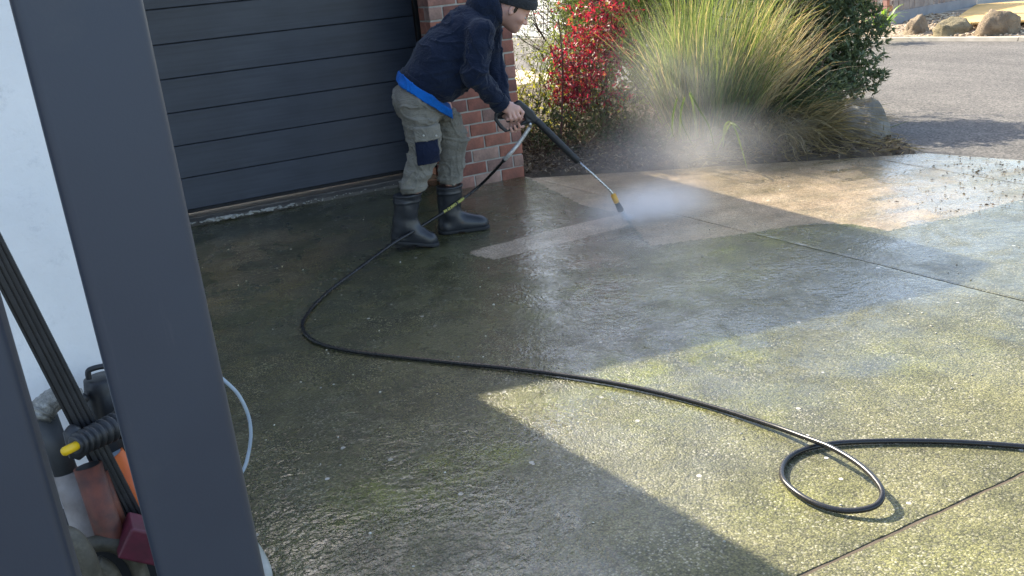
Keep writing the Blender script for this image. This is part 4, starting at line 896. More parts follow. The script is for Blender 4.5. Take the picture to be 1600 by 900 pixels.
def inner(P):   # slim body under the clothes
    Q = (1, .75, 1); d = cap(P, hem, mid, .12, .12, Q); d = smin(d, cap(P, mid, chest, .12, .13, Q), .05); d = smin(d, cap(P, chest, neck0, .09, .05), .04)
    for a, b, c, r in ((sh_n, el_n, wr_n, (.05, .04, .03)), (sh_f, el_f, wr_f, (.05, .04, .03)), (hip_n, kn_n, an_n, (.075, .05, .03)), (hip_f, kn_f, an_f, (.075, .05, .03))):
        d = smin(d, cap(P, a, b, r[0], r[1]), .04); d = smin(d, cap(P, b, c, r[1], r[2]), .02)
    return d
parts = [sdf_mesh(head_fn, lo, hi, .0045)]
c_ = G(800, 175, .14); parts.append(sdf_mesh(near_hand, c_ - [.13, .10, .10], c_ + [.11, .10, .11], .003))
c_ = G(803, 193, .07); parts.append(sdf_mesh(far_hand, c_ - [.11, .12, .09], c_ + [.10, .12, .11], .003))
parts.append(sdf_mesh(inner, (-.35, -.34, .0), (.78, .36, 1.5), .016))
VV, FF, o_ = [], [], 0
for V, F in parts: VV.append(V); FF.append(F + o_); o_ += len(V)
VB = np.concatenate(VV); FB = np.concatenate(FF)
me = mesh_np('person', W(VB), FB[:, ::-1]); man = link('person', me, M['skin'], None, True)
Q = (VB - HC) @ HA.T; stub = np.clip((-.030 - Q[:, 2] + np.minimum(0, .05 - Q[:, 0]) * .3) / .03, 0, 1) * (Q[:, 0] > -.05) * (np.abs(Q).max(1) < .2); stub = stub * .38
stub = np.where((np.abs(Q[:, 2] + .08) < .010) & (Q[:, 0] > .084) & (np.abs(Q).max(1) < .2), .05, stub)
at = me.attributes.new('stubble', 'FLOAT', 'POINT'); at.data.foreach_set('value', stub.astype(np.float32))
tag(man, 'bent over person in navy hoodie, charcoal beanie and rubber boots holding a pressure washer lance', 'person')
def tag_parent(o): o.parent = man; return o
def torso(P):
    Q = (1, .74, 1); d = cap(P, hem + [.0, 0, .015], mid, .150, .150, Q); d = smin(d, cap(P, mid, chest, .152, .148, Q), .06)
    belly = Lc(712, 118, .02); d = smin(d, cap(P, Lc(688, 120, .03), Lc(722, 92, 0), .13, .12, (1, .72, 1)), .06)
    d = smin(d, cap(P, Lc(700, 138, .06), Lc(722, 128, .08), .075, .06, (1, .6, 1)), .05)
    for a, b, c in ((sh_n, el_n, wr_n), (sh_f, el_f, wr_f)):
        ar = cap(P, a, b, .090, .074); ar = smin(ar, cap(P, b, c, .074, .056), .03); d = smin(d, ar, .028)
    d = smin(d, cap(P, chest, neck0, .13, .105), .05); return d
def hoodfn(P):
    d = cap(P, Lc(757, 14, 0), Lc(772, 18, 0), .115, .098); d = smin(d, ell(P, Lc(758, 2, 0), (.10, .125, .085)), .04); d = np.maximum(d, (P - Lc(781, 22, 0)) @ unit(np.array([.96, 0, .12])))
    d = np.maximum(d, -cap(P, Lc(770, 20, 0), Lc(800, 22, 0), .068, .078)); return d
hemN = unit(mid - hem)
def hood_wr(V):
    a = fold(V, (.6, .1, .8), 55, .006, 1) + fold(V, (-.8, .2, .6), 38, .006, 5); arm = (V[:, 1] > .10)
    return a * .5 + np.where(arm, fold(V, (.25, .1, 1), 70, .003, 8), 0) + crease(V, [[.8, 0, .6], [0, .3, 0], [-.3, 0, .4]], 10, .012, 61) + crease(V, [[-.5, 0, .9], [0, .3, 0], [.5, 0, .3]], 12, .007, 75)
body = lambda P: np.maximum(np.maximum(smin(torso(P), 9 + 0 * P[..., 0], .01), -((P - hem) @ hemN + .035)), -np.minimum((P - wr_n) @ unit(el_n - wr_n) * 0 + 1, 1) )
def cutw(P, d):   # cut sleeves at the wrists
    for w_, e_ in ((wr_n, el_n), (wr_f, el_f)):
        ax = unit(e_ - w_); near = np.linalg.norm(P - w_, axis=-1) < .13; s = (P - w_) @ ax; d = np.where(near, np.maximum(d, -(s + .004)), d)
    return d
hood = body_part('hoodie', lambda P: cutw(P, body(P)), (-.36, -.42, .66), (.66, .44, 1.56), .0075, M['hoodie'], man, hood_wr)
body_part('hood', hoodfn, Lc(765, 15, 0) - [.25, .2, .22], Lc(765, 15, 0) + [.2, .2, .2], .008, M['hoodie'], hood, lambda V: fold(V, (1, .1, .5), 60, .006, 4))
for w_, e_, r_ in ((wr_n, el_n, .058), (wr_f, el_f, .056)):
    ax = unit(e_ - w_); body_part('cuff', lambda P: np.maximum(np.maximum(cap(P, w_ - ax * .05, w_ + ax * .12, r_, r_ + .006), -((P - w_) @ ax + .012)), (P - w_) @ ax - .045), w_ - .1, w_ + .1, .006, M['hoodie_rib'], hood)
hb = lambda P: np.maximum(np.maximum(torso(P) - .002, np.abs((P - hem) @ hemN + .012) - .030), np.where(P[..., 0] > .36, 1., -1.))
body_part('hem_band', hb, (-.36, -.30, .66), (.4, .33, 1.25), .0095, M['hoodie_rib'], hood)
body_part('drawstring', lambda P: cap(P, Lc(780, 50, .06), Lc(781, 68, .06), .004, .004), Lc(780, 60, .06) - .09, Lc(780, 60, .06) + .09, .003, M['hoodie_rib'], hood, smooth_it=0)
def legs_raw(P):
    d = smin(cap(P, Lc(655, 145, 0), Lc(690, 158, 0), .125, .12, (1, .74, 1)), cap(P, hip_n, kn_n, .128, .094), .04); d = smin(d, cap(P, hip_f, kn_f, .125, .092), .02)
    d = smin(d, ell(P, Lc(640, 155, .02), (.10, .16, .12)), .04)
    d = smin(d, cap(P, kn_n, Lc(645, 292, .125), .094, .084), .02); d = smin(d, cap(P, kn_f, Lc(704, 278, -.125), .092, .082), .02)
    return d
def legs(P):
    d = legs_raw(P); d = np.maximum(d, (P - hem) @ hemN + .03); bn, bf = Lc(645, 300, .125), Lc(704, 286, -.125)
    return np.maximum(d, np.where(P[..., 1] > 0, bn[2] - P[..., 2], bf[2] - P[..., 2]))
# blue t-shirt showing under the hem
body_part('t_shirt', lambda P: np.maximum(np.maximum(smin(torso(P) + .004, legs_raw(P), .04) - .015, P[..., 0] - Lc(706, 168, .1)[0]), np.abs((P - hem) @ hemN + .042) - .029 + .016 * (vnoise(P * [1, .4, 1], 11, 3) - .5)), (-.36, -.34, .6), (.42, .36, 1.25), .007, M['tee'], man, lambda V: crease(V, [[.9, 0, .3], [0, .3, 0], [.1, 0, .5]], 14, .008, 91))
def leg_wr(V):
    low = np.clip((.75 - V[:, 2]) / .25, 0, 1)
    return fold(V, (.3, .1, 1), 80, .008, 21) * low + fold(V, (.8, 0, .5), 50, .003, 25) + crease(V, KN, 13, .016, 33) + crease(V, [[.9, 0, -.35], [0, .3, 0], [.3, 0, .35]], 15, .012, 51)
tro = body_part('trousers', legs, (-.36, -.32, .22), (.42, .34, 1.12), .0065, M['trouser'], man, leg_wr)
def boxreg(P, c0, c1, n0):
    f0, f1 = sorted((c0[0], c1[0])); z0, z1 = sorted((c0[2], c1[2])); return np.maximum.reduce([f0 - P[..., 0], P[..., 0] - f1, z0 - P[..., 2], P[..., 2] - z1, n0 - P[..., 1]])
body_part('cargo_pocket', lambda P: np.maximum(np.maximum(legs(P) - .013, -(legs(P) - .002)), boxreg(P, Lc(648, 215, .22), Lc(688, 254, .22), .12)), (-.3, .1, .4), (.3, .36, 1.0), .005, M['navy_patch'], tro, lambda V: .25 * leg_wr(V) + .004)
body_part('pocket_flap', lambda P: np.maximum(np.maximum(legs(P) - .020, -(legs(P) - .004)), boxreg(P, Lc(646, 200, .22), Lc(690, 217, .22), .12)), (-.3, .1, .4), (.3, .36, 1.0), .005, M['trouser'], tro, lambda V: .25 * leg_wr(V) + .004)
for px in (662, 682):
    b_ = bmesh.new(); bmesh.ops.create_icosphere(b_, subdivisions=1, radius=.007); o = from_bm('snap', b_, M['flake'], tro); o.location = W(Lc(px, 212, .262))[0]
# boots
def boot(side, top_c, ank, heel, toe, tilt_cut):
    d = cap(top_c * 0 + 0, (0, 0, 0), (0, 0, 1), 1, 1) if False else None
    def fn(P, off=0.):
        d = cap(P, top_c + [0, 0, .03], ank + [0, 0, .03], .088, .075, (1, 1.06, 1)); d = smin(d, cap(P, ank, heel + [.035, 0, .035], .070, .058, (1, 1.15, 1)), .03)
        d = smin(d, cap(P, heel + [.04, 0, .045], toe + [-.03, 0, .032], .055, .046, (1, .92, 1)), .035); d = smin(d, cap(P, ank + [.03, 0, -.02], toe + [-.05, 0, .04], .060, .044), .04)
        ax = toe - heel; ax[1] = 0; ax = unit(ax); up = np.array([-ax[2], 0, ax[0]]); d = np.maximum(d, -((P - heel) @ up + .004)); d = np.maximum(d, P[..., 2] - top_c[2])
        return d, up
    lo = np.minimum.reduce([top_c, heel, toe]) - .14; hi = np.maximum.reduce([top_c, heel, toe]) + .14
    b = body_part('boot', lambda P: fn(P)[0], lo, hi, .0065, M['boot'], man, lambda V: fold(V, (.4, 0, 1), 60, .0035, 41 + side) + .004 * (np.abs((V[:, 2] - top_c[2] + .045)) < .006))
    def sole(P):
        d, up = fn(P); s = (P - heel) @ up; ax = unit((toe - heel) * [1, 0, 1]); tr = (P - heel) @ ax; d = cap(P, heel + [.03, 0, .0], toe + [-.03, 0, .0], .058, .054, (1, .92, 1)); d = np.maximum(d - .001, np.abs(s - .006) - .013)
        d = np.maximum(d, -np.maximum(np.abs(tr - .125) - .022, s - .001)); return d
    body_part('sole', sole, lo, hi, .006, M['sole'], b, smooth_it=0)
    body_part('top_band', lambda P: np.maximum(np.maximum(fn(P)[0] - .004, top_c[2] - .016 - P[..., 2]), P[..., 2] - top_c[2] + .0), lo, hi, .006, M['boot'], b)
def shp(p, z): q = p.copy(); q[2] = z; return q
boot(0, Lc(639, 302, .125), Lc(633, 350, .125), shp(Lc(618, 376, .125), .050), shp(Lc(681, 383, .14), .006), 0)
boot(1, Lc(703, 289, -.125), Lc(703, 338, -.125), shp(Lc(691, 359, -.12), .008), shp(Lc(760, 356, -.12), .008), 0)
# beanie, eyes, brows, hair
def beanie(P):
    d = ell(P, Hh(.004, 0, .045), (.117, .094, .118), HA); q = (P - HC) @ HA.T; s = q[..., 2] - (.012 + .30 * q[..., 0] + .9 * np.maximum(0, q[..., 0] - .07) * .3); return np.maximum(d, -s)
bn = body_part('beanie', beanie, HC - [.2, .14, .1], HC + [.22, .14, .22], .005, M['beanie'], man, lambda V: .0015 * np.sin(np.arctan2((V - HC)[:, 1], ((V - HC) @ HA.T)[:, 0]) * 70))
def cuffb(P):
    q = (P - HC) @ HA.T; s = q[..., 2] - (.012 + .30 * q[..., 0] + .27 * np.maximum(0, q[..., 0] - .07)); return np.maximum(beanie(P) - .006, s - .052)
body_part('turned_up_cuff', cuffb, HC - [.2, .14, .1], HC + [.22, .14, .22], .005, M['beanie'], bn)
M['eye'] = simple('eye_white', (.55, .5, .47), rough=.2, bump=0); M['iris'] = simple('iris', (.03, .02, .015), rough=.1, bump=0)
for s in (1, -1):
    ey = body_part('eye', lambda P: np.linalg.norm(P - Hh(.084, s * .031, -.016), axis=-1) - .0105, Hh(.084, s * .031, -.016) - .02, Hh(.084, s * .031, -.016) + .02, .004, M['eye'], man)
    body_part('iris', lambda P: np.linalg.norm(P - Hh(.0925, s * .031, -.019), axis=-1) - .0048, Hh(.0925, s * .031, -.019) - .01, Hh(.0925, s * .031, -.019) + .01, .002, M['iris'], ey)
    body_part('eyebrow', lambda P: cap(P, Hh(.097, s * .016, .004), Hh(.084, s * .048, .006), .0042, .003, (1, 1, 1)), Hh(.09, s * .032, .005) - .04, Hh(.09, s * .032, .005) + .04, .003, M['hair'], man, smooth_it=0)
    body_part('hair', lambda P: np.maximum(head_fn(P) - .003, ell(P, Hh(.006, s * .075, -.004), (.012, .02, .028), HA)), Hh(.006, s * .07, -.004) - .04, Hh(.006, s * .07, -.004) + .04, .004, M['hair'], man)
# ------------------------------------------------------------------ pressure washer lance
M['gunblk'] = simple('matt_black_plastic', (.016, .017, .019), (.026, .027, .03), 20, .45, bump=.1); M['foam'] = simple('black_grip', (.010, .010, .011), (.018, .018, .02), 30, .55, bump=.5, bscale=55, bdist=.004)
M['steel'] = simple('brushed_steel', (.55, .54, .52), (.42, .41, .40), 30, .28, metallic=1, bump=.05); M['yellow'] = simple('yellow_plastic', (.72, .38, .02), (.60, .30, .02), 20, .45, bump=.05)
gun = empty('pressure_washer_lance'); tag(gun, 'black pressure washer trigger lance with steel wand, held in both hands', 'pressure washer')
def gfn(P):
    d = None
    for a, b, r1, r2 in [((775, 179), (775, 187), .011, .011), ((775, 187), (783, 198), .011, .012), ((783, 198), (790, 204), .012, .010), ((790, 204), (802, 202), .009, .008), ((802, 202), (818, 192), .008, .010), ((776, 179), (784, 173), .013, .017),
                         ((784, 173), (811, 162), .018, .020), ((811, 162), (828, 178), .022, .027), ((828, 178), (838, 189), .026, .020), ((818, 192), (832, 188), .012, .016), ((816, 170), (824, 188), .012, .016)]:
        e_ = cap(P, G(*a), G(*b), r1, r2, (1, 1.0, 1)); d = e_ if d is None else smin(d, e_, .006)
    return np.maximum(d, np.abs(P[..., 1] - GN) - .0175)
body_part('gun_body', gfn, G(770, 205) - [.06, .06, .03], G(842, 158) + [.06, .06, .05], .0042, M['gunblk'], gun)
body_part('trigger', lambda P: fing(P, [G(792, 190), G(803, 189), G(813, 180), G(818, 178)], (.006, .0065, .007, .006)), G(790, 195) - .05, G(820, 172) + .05, .004, M['gunblk'], gun)
body_part('trigger_latch', lambda P: cap(P, G(806, 187, .138), G(809, 191, .138), .0055, .004), G(807, 189) - .03, G(807, 189) + .03, .003, M['steel'], gun)
def gt(name, pts, R, mat, parent=gun, nseg=14): return tube(name, W(np.array([G(*p) for p in pts])), R, mat, parent, nseg)
P_ = smooth_path([W(G(837, 187))[0], W(G(904, 253))[0]], 26); t_ = np.linspace(0, 1, len(P_)); R_l = .0225 + .0012 * np.sign(np.sin(t_ * 70)) * (t_ > .08) * (t_ < .93); R_l[0] = .016; R_l[-1] = .017
lg = tube('lance_grip', P_, R_l, M['foam'], gun, 14)
gt('lance_seam', [(838, 185.5, .105), (902, 248.5, .105)], .010, M['gunblk'])
gt('wand', [(902, 251), (925, 271), (952, 296.5), (956, 301), (960, 308)], .0068, M['steel'])
gt('nozzle_collar', [(957.5, 303), (958.2, 304.4), (963.2, 315.5), (964, 317)], [.011, .0185, .0185, .015], M['yellow'])
gt('nozzle_tip', [(963, 314.5), (964, 317), (969.6, 328), (970.4, 330)], [.012, .0165, .0215, .018], M['gunblk'])
gt('swivel', [(828, 190), (829, 199)], .012, M['steel'])
# ------------------------------------------------------------------ hose
M['hose'] = simple('black_hose_rubber', (.012, .012, .013), (.018, .018, .019), 40, .28, bump=.06); M['spring'] = simple('dull_steel_sleeve', (.62, .60, .56), (.34, .32, .30), 80, .4, metallic=.4)
hp = [W(G(829, 197))[0], W(G(812, 222, .14))[0], W(G(789, 249, .15))[0]]
def hz(px, py, z): return gnd(px, py, z)
hp += [hz(*q) for q in [(752, 288, .295), (716, 316, .215), (680, 340, .165), (640, 365, .115), (606, 386, .07), (560, 420, .03), (520, 450, .014), (490, 478, .012), (475, 499, .012), (473, 512, .012), (480, 525, .012), (500, 537, .012), (540, 547, .012), (600, 555, .012), (700, 566, .012), (800, 576, .012), (900, 589, .012), (1000, 607, .012), (1100, 632, .012), (1200, 663, .018), (1262, 685, .032), (1300, 700, .045), (1340, 724, .050), (1368, 750, .050), (1379, 773, .044), (1364, 792, .030), (1320, 798, .015), (1275, 787, .014), (1240, 766, .014), (1222, 744, .013), (1228, 720, .012), (1255, 703, .012), (1300, 693.5, .012), (1350, 690, .012), (1420, 689, .012), (1500, 691, .012), (1600, 698, .012), (1720, 711, .012), (1900, 745, .012)]]
PH = smooth_path(hp, 9)
hose = tube('pressure_hose', PH, .0095, M['hose'], None, 12); tag(hose, 'long black high pressure hose curling across the wet driveway from the lance', 'hose')
dist = np.concatenate([[0], np.cumsum(np.linalg.norm(np.diff(PH, axis=0), axis=1))])
def along_h(a, b, k): s = np.linspace(a, b, k); return np.stack([np.interp(s, dist, PH[:, i]) for i in range(3)], 1)
L1 = dist[18]; Ps = along_h(.012, L1, 66); tube('metal_sleeve', Ps, .0122 + .0013 * (np.arange(66) % 3 == 0), M['spring'], hose, 12)
tube('brass_ferrule', along_h(L1, L1 + .02, 4), .0128, M['gunblk'], hose, 12)
# worn yellow print on the hose
j0 = dist[int(np.argmin(np.linalg.norm(PH - hz(724, 310, .225), axis=1)))]; bm = bmesh.new()
for k in range(26):
    if k in (8, 9, 17, 21): continue
    V_, F_ = tube_arrays(along_h(j0 + k * .0075, j0 + k * .0075 + random.uniform(.004, .0065), 2), .0103, 12, cap=False); vs = [bm.verts.new(v) for v in V_]
    for q_ in F_:
        if random.random() > .12: bm.faces.new([vs[i_] for i_ in q_])
from_bm('print', bm, simple('yellow_print', (.72, .68, .16), (.30, .28, .08), 90, .6, bump=0), hose)
# ------------------------------------------------------------------ things leaning on the rendered wall behind the fence
def A(px, py, Y): return atY(px, py, Y)
M['rail_blk'] = simple('black_anodised', (.014, .015, .017), (.022, .023, .026), 30, .38, bump=.05); M['tape'] = None
def tape():
    t = NT('silver_duct_tape'); c = t.ramp(t.noise(22, 6, .7), [(.35, (.12, .115, .10)), (.6, (.42, .41, .38))]); return t.out(c, .38, t.bump(t.noise(24, 5, .7, dist=1.5), 1, .012), Metallic=.35)
M['tape'] = tape()
M['dgrey'] = simple('dark_grey_sleeve', (.035, .037, .040), (.05, .052, .055), 10, .6); M['worn_pipe'] = simple('worn_grey_pipe', (.20, .17, .15), (.30, .27, .25), 14, .8, bump=.4)
M['terra'] = simple('burnt_orange_plastic', (.15, .04, .02), (.07, .024, .016), 22, .6, bump=.4, bscale=60); M['orange'] = simple('orange_plastic', (.72, .16, .03), (.60, .12, .03), 9, .5, bump=.2)
M['magenta'] = simple('crimson_plastic', (.11, .012, .03), (.06, .008, .018), 14, .5, bump=.3, bscale=50); M['ylw2'] = simple('bright_yellow_tip', (.78, .50, .01), (.70, .42, .01), 9, .4, bump=0)
def coil_mat():
    t = NT('muddy_green_pipe'); n = t.noise(7, 6, .7); c = t.ramp(n, [(.3, (.022, .019, .012)), (.5, (.065, .056, .038)), (.68, (.16, .14, .105))]); return t.out(c, .6, t.bump(t.noise(30, 5, .7), .5, .004))
M['coil'] = coil_mat(); M['pale_hose'] = simple('pale_blue_grey_hose', (.36, .42, .48), (.28, .34, .40), 20, .4, bump=.1)
# grooved twin rail
pole = empty('grooved_rails'); tag(pole, 'pair of long black grooved rails leaning diagonally behind the fence', 'rail')
def rail(pa, pb, Ya, Yb, wd):
    a = A(*pa, Ya); b = A(*pb, Yb); ax = unit(b - a); sd = unit(np.cross(ax, [0, 1., 0])); dp = np.cross(ax, sd); prof = []
    xs = [(-1, 0), (-1, 1), (-.55, 1), (-.55, .45), (-.35, .45), (-.35, 1), (-.05, 1), (-.05, .55), (.15, .55), (.15, 1), (.5, 1), (.5, .45), (.68, .45), (.68, 1), (1, 1), (1, 0)]
    bm = bmesh.new(); ra = [bm.verts.new(a + sd * x * wd - (dp if dp[1] > 0 else -dp) * y * wd * .55) for x, y in xs]; rb = [bm.verts.new(b + sd * x * wd - (dp if dp[1] > 0 else -dp) * y * wd * .55) for x, y in xs]
    n = len(xs)
    for i in range(n): bm.faces.new((ra[i], ra[(i + 1) % n], rb[(i + 1) % n], rb[i]))
    bm.faces.new(ra); bm.faces.new(rb[::-1]); from_bm('rail', bm, M['rail_blk'], pole)
rail((-40, 320), (213, 815), 2.56, 2.50, .024); rail((-52, 330), (190, 800), 2.60, 2.54, .014)
# dark canister with loop handle
can = empty('canister'); tag(can, 'black plastic canister with a loop handle standing by the white wall', 'canister')
tube('can_body', [A(158, 588, 2.70), A(159, 592, 2.70), A(160, 606, 2.70), A(164, 612, 2.70), A(176, 668, 2.69), A(186, 720, 2.68)], [.040, .048, .049, .052, .056, .056], M['gunblk'], can, 24)
tube('handle', smooth_path([A(139, 592, 2.68), A(138, 580, 2.68), A(148, 575, 2.68), A(162, 572, 2.68)], 6), .008, M['gunblk'], can)
tube('spout', [A(133, 628, 2.66), A(124, 622, 2.66), A(121, 620, 2.66)], [.02, .018, .016], M['gunblk'], can)
# taped pipe
pipe = empty('taped_pipe'); tag(pipe, 'upright grey pipe capped with crumpled silver tape leaning on the wall', 'pipe')
tube('tape_wrap', smooth_path([A(123, 619, 2.62), A(104, 617, 2.61), A(82, 626, 2.60), A(66, 642, 2.59), A(60, 654, 2.58)], 8), np.interp(np.linspace(0, 1, 33), [0, .3, .8, 1], [.022, .030, .036, .030]) + .003 * np.random.default_rng(2).normal(size=33) * .6, M['tape'], pipe, 14)
tube('pipe_sleeve', [A(70, 650, 2.63), A(104, 741, 2.60)], .031, M['dgrey'], pipe, 20); tube('pipe_body', [A(103, 738, 2.602), A(150, 880, 2.55), A(165, 930, 2.53)], .034, M['worn_pipe'], pipe, 20)
# ribbed grip with yellow tip
rg = empty('ribbed_nozzle'); tag(rg, 'black ribbed lance grip with a bright yellow tip between the two fence posts', 'nozzle')
P_ = smooth_path([A(116, 697, 2.42), A(182, 665, 2.50), A(230, 640, 2.55)], 60); k = np.arange(len(P_)); tube('ribbed_grip', P_, np.interp(k / len(P_), [0, .05, 1], [.018, .026, .042]) + .0045 * np.clip(np.sin(k * .78) * 2, -1, 1), M['gunblk'], rg, 20)
tube('tip', [A(96, 708, 2.39), A(98, 707, 2.39), A(101, 705.5, 2.395), A(122, 695, 2.415)], [.004, .0095, .012, .012], M['ylw2'], rg, 16)
tube('clip', [A(107, 668, 2.48), A(112, 672, 2.48), A(122, 712, 2.47), A(120, 716, 2.47)], [.012, .022, .022, .010], M['gunblk'], rg)
# open terracotta tube
def open_tube(name, a, b, r, mat, label, inner):
    e_ = empty(name); tag(e_, label, 'tube'); P = np.array([a, a + (b - a) * .5, b]); ax = unit(b - a)
    V, F = tube_arrays([a + ax * .05, a, a, b], [r * .86, r * .86, r, r * .97], 24, cap=False); link('wall', mesh_np('wall', V, F), mat, e_, True)
    V, F = tube_arrays([a - ax * .0006, a - ax * .0005], [r * .84, .001], 24, cap=False); link('mouth_disc', mesh_np('mouth_disc', V, F), inner, e_); return e_  # disc closes the mouth; the dark one paints the shade of the hollow
open_tube('orange_tube', A(137, 728, 2.48), A(176, 850, 2.44), .036, M['terra'], 'burnt orange open tube standing in front of the upright grey pipe', M['dark'])
open_tube('orange_tube', A(172, 712, 2.62), A(232, 800, 2.60), .038, M['orange'], 'bright orange tube half hidden by the wide fence post', M['pale_hose'])
tube('second_barrel', [A(158, 738, 2.50), A(196, 838, 2.46)], .017, M['terra'], bpy.data.objects['orange_tube'])
bm = bmesh.new(); c0 = A(222, 836, 2.40); add_box(bm, -.045, .06, -.04, .06, -.06, .03, bevel=.007, seg=3, M=Matrix.Translation(c0) @ Matrix.Rotation(.62, 4, 'Y'))
tag(from_bm('crimson_box', bm, M['magenta'], None), 'crimson plastic box corner beside the wide fence post', 'box')
# coil of thick pipe
for k, (pts, r, lab) in enumerate([([(60, 838, 2.34), (104, 838, 2.30), (128, 862, 2.28), (142, 900, 2.27), (148, 960, 2.28), (140, 1040, 2.3)], .026, 'thick muddy grey pipe curving down closest to the narrow fence post'),
                                   ([(112, 870, 2.42), (140, 852, 2.42), (175, 850, 2.42), (205, 868, 2.42), (222, 905, 2.42), (228, 960, 2.42)], .022, 'thick greenish pipe loop curving behind the wide fence post'),
                                   ([(150, 880, 2.40), (170, 893, 2.40), (185, 925, 2.40), (190, 960, 2.40)], .022, 'dark inner pipe loop nested under the greenish one')]):
    tag(tube('thick_pipe', smooth_path([A(*p) for p in pts], 8), r, M['coil'], None, 18), lab, 'pipe')
q = [gnd(x, y, z) for x, y, z in [(330, 700, .03), (352, 800, .03), (385, 846, .028), (404, 876, .028), (412, 905, .028), (405, 960, .028), (370, 1000, .028)]]
tag(tube('pipe_end', smooth_path(q, 8), .026, simple('whitish_pipe', (.40, .40, .36), (.26, .27, .22), 12, .6), None, 16), 'whitish pipe on the ground showing beside the foot of the wide fence post', 'pipe')
q = [A(300, 560, 2.9), A(330, 578, 2.88), A(350, 594, 2.86), A(372, 616, 2.85), A(387, 646, 2.84), A(392, 676, 2.83), A(388, 710, 2.82), A(378, 738, 2.81), A(350, 770, 2.80), A(300, 790, 2.80)]
tag(tube('thin_hose', smooth_path(q, 8), .0058, M['pale_hose'], None, 12), 'thin pale blue hose looping out beside the wide fence post', 'hose')
# dark crate behind the tools so that they stand on something
bm = bmesh.new(); add_box(bm, -.62, .03, 2.50, 2.80,   .002, .25, bevel=.01, seg=2); tag(from_bm('storage_tub', bm, M['dark'], None), 'black storage tub under the leaning pipes, in deep shade', 'tub')

# ------------------------------------------------------------------ spray and mist
t = NT('water_drops'); M['drops'] = t.out((.85, .9, .95), .25, None, Alpha=.75)
def vol(name, c, r, dens, color, label, nscale=2.2, lo=.3, hi=.8, rot=0, shape=1.4, aniso=.3):
    bm = bmesh.new(); bmesh.ops.create_icosphere(bm, subdivisions=3, radius=1); o = from_bm(name, bm, None, None, True)
    o.location = c; o.scale = r; o.rotation_euler = (0, rot, 0); m = bpy.data.materials.new(name); m.use_nodes = True; nt = m.node_tree; nt.nodes.remove(nt.nodes['Principled BSDF'])
    N = nt.nodes.new; L = nt.links.new; pv = N('ShaderNodeVolumePrincipled'); pv.inputs['Color'].default_value = (*color, 1); pv.inputs['Anisotropy'].default_value = aniso
    tc = N('ShaderNodeTexCoord'); ln = N('ShaderNodeVectorMath'); ln.operation = 'LENGTH'; L(tc.outputs['Object'], ln.inputs[0])
    fo = N('ShaderNodeMapRange'); fo.inputs[1].default_value = 1; fo.inputs[2].default_value = .0; fo.interpolation_type = 'SMOOTHSTEP'; L(ln.outputs['Value'], fo.inputs[0])
    pw = N('ShaderNodeMath'); pw.operation = 'POWER'; L(fo.outputs[0], pw.inputs[0]); pw.inputs[1].default_value = shape
    geo = N('ShaderNodeNewGeometry'); nz = N('ShaderNodeTexNoise'); nz.inputs['Scale'].default_value = nscale; nz.inputs['Detail'].default_value = 4; nz.inputs['Distortion'].default_value = .6; L(geo.outputs['Position'], nz.inputs['Vector'])
    mr = N('ShaderNodeMapRange'); mr.inputs[1].default_value = lo; mr.inputs[2].default_value = hi; L(nz.outputs[0], mr.inputs[0])
    mu = N('ShaderNodeMath'); mu.operation = 'MULTIPLY'; L(pw.outputs[0], mu.inputs[0]); L(mr.outputs[0], mu.inputs[1]); m2 = N('ShaderNodeMath'); m2.operation = 'MULTIPLY'; L(mu.outputs[0], m2.inputs[0]); m2.inputs[1].default_value = dens
    L(m2.outputs[0], pv.inputs['Density']); L(pv.outputs[0], nt.nodes['Material Output'].inputs['Volume']); o.data.materials.append(m); tag(o, label, 'mist', kind='stuff')
    return o
sp0 = gnd(990, 345)
vol('spray', (sp0[0] + .14, sp0[1] + .02, .06), (.66, .38, .22), 10, (.97, .98, 1), 'dense white water spray bursting from the nozzle onto the concrete', 9, .0, .75, shape=1.3)
vol('mist', (4.15, 5.55, .22), (1.4, .7, .42), 1.5, (.96, .97, 1), 'low mist spreading from the nozzle along the garden edge', 3, .15, .85)
vol('mist', (4.6, 5.95, .55), (1.0, .55, .85), .75, (.97, .97, .98), 'drifting mist in front of the tall grass clump', 2.6, .25, .85)
vol('mist', (4.35, 6.2, .6), (.8, .5, .8), .5, (.97, .97, .98), 'thin mist rising over the low shrubs behind the lance', 2.6, .2, .85)
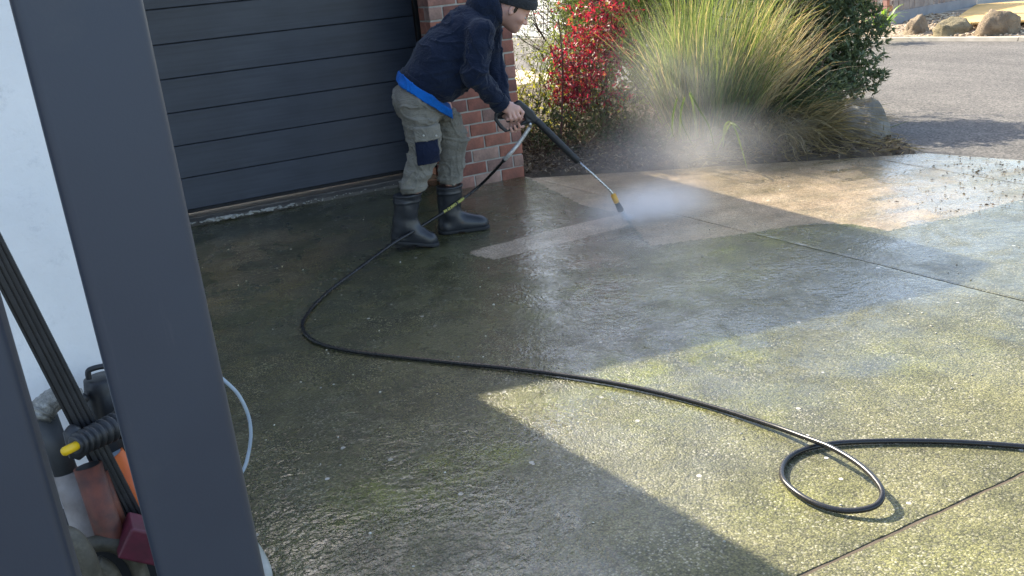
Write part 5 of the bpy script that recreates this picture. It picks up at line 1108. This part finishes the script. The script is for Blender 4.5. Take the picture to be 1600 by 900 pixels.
# water jet from the nozzle
jn = W(G(970.2, 329.5))[0]; jg = gnd(983, 343, .004); V, F = tube_arrays([jn, (jn + jg) / 2, jg], [.006, .022, .040], 14, cap=False)
j = link('water_jet', mesh_np('water_jet', V, F), None, None, True); m = bpy.data.materials.new('fine_jet'); m.use_nodes = True; m.node_tree.nodes.remove(m.node_tree.nodes['Principled BSDF']); pv = m.node_tree.nodes.new('ShaderNodeVolumePrincipled'); pv.inputs['Color'].default_value = (.95, .97, 1, 1); pv.inputs['Density'].default_value = 10
bm = bmesh.new(); bm.from_mesh(j.data); bmesh.ops.holes_fill(bm, edges=[e for e in bm.edges if e.is_boundary]); bm.to_mesh(j.data); bm.free()
m.node_tree.links.new(pv.outputs[0], m.node_tree.nodes['Material Output'].inputs['Volume']); j.data.materials.append(m); tag(j, 'short white fan of water leaving the lance nozzle', 'water jet', kind='stuff')
sc.cycles.volume_bounces = 6; sc.cycles.volume_step_rate = 2.0; sc.cycles.volume_max_steps = 128; sc.cycles.use_denoising = True

# droplets thrown up where the jet hits the concrete, and the streaks of the fan
n = 520; ang = rng.normal(0.1, .75, n); rr_ = np.abs(rng.normal(0, .20, n)) + .01; hh = np.abs(rng.normal(0, .05, n)) * np.exp(-rr_ * 1.5)
XY = np.stack([jg[0] + np.cos(ang) * rr_, jg[1] - np.sin(ang) * rr_ * .8, hh + .004], 1)
tag(scatter_pebbles('water_drops', XY, .0008, .0026, M['drops']), 'tiny white droplets splashing up where the jet meets the concrete', 'water drops', kind='stuff')
bm = bmesh.new()
for k in range(26):
    q = jg + np.array([rng.normal(0, .022), rng.normal(0, .016), 0]); V_, F_ = tube_arrays([jn, jn + (q - jn) * .9, q + (q - jn) * rng.uniform(0, .25) * [1, 1, 0]], [.0005, .0014, .0006], 5, cap=False)
    vs = [bm.verts.new(v) for v in V_]
    for q_ in F_: bm.faces.new([vs[i] for i in q_])
from_bm('water_streaks', bm, M['drops'], j); tag(bpy.data.objects['water_streaks'], kind='stuff')
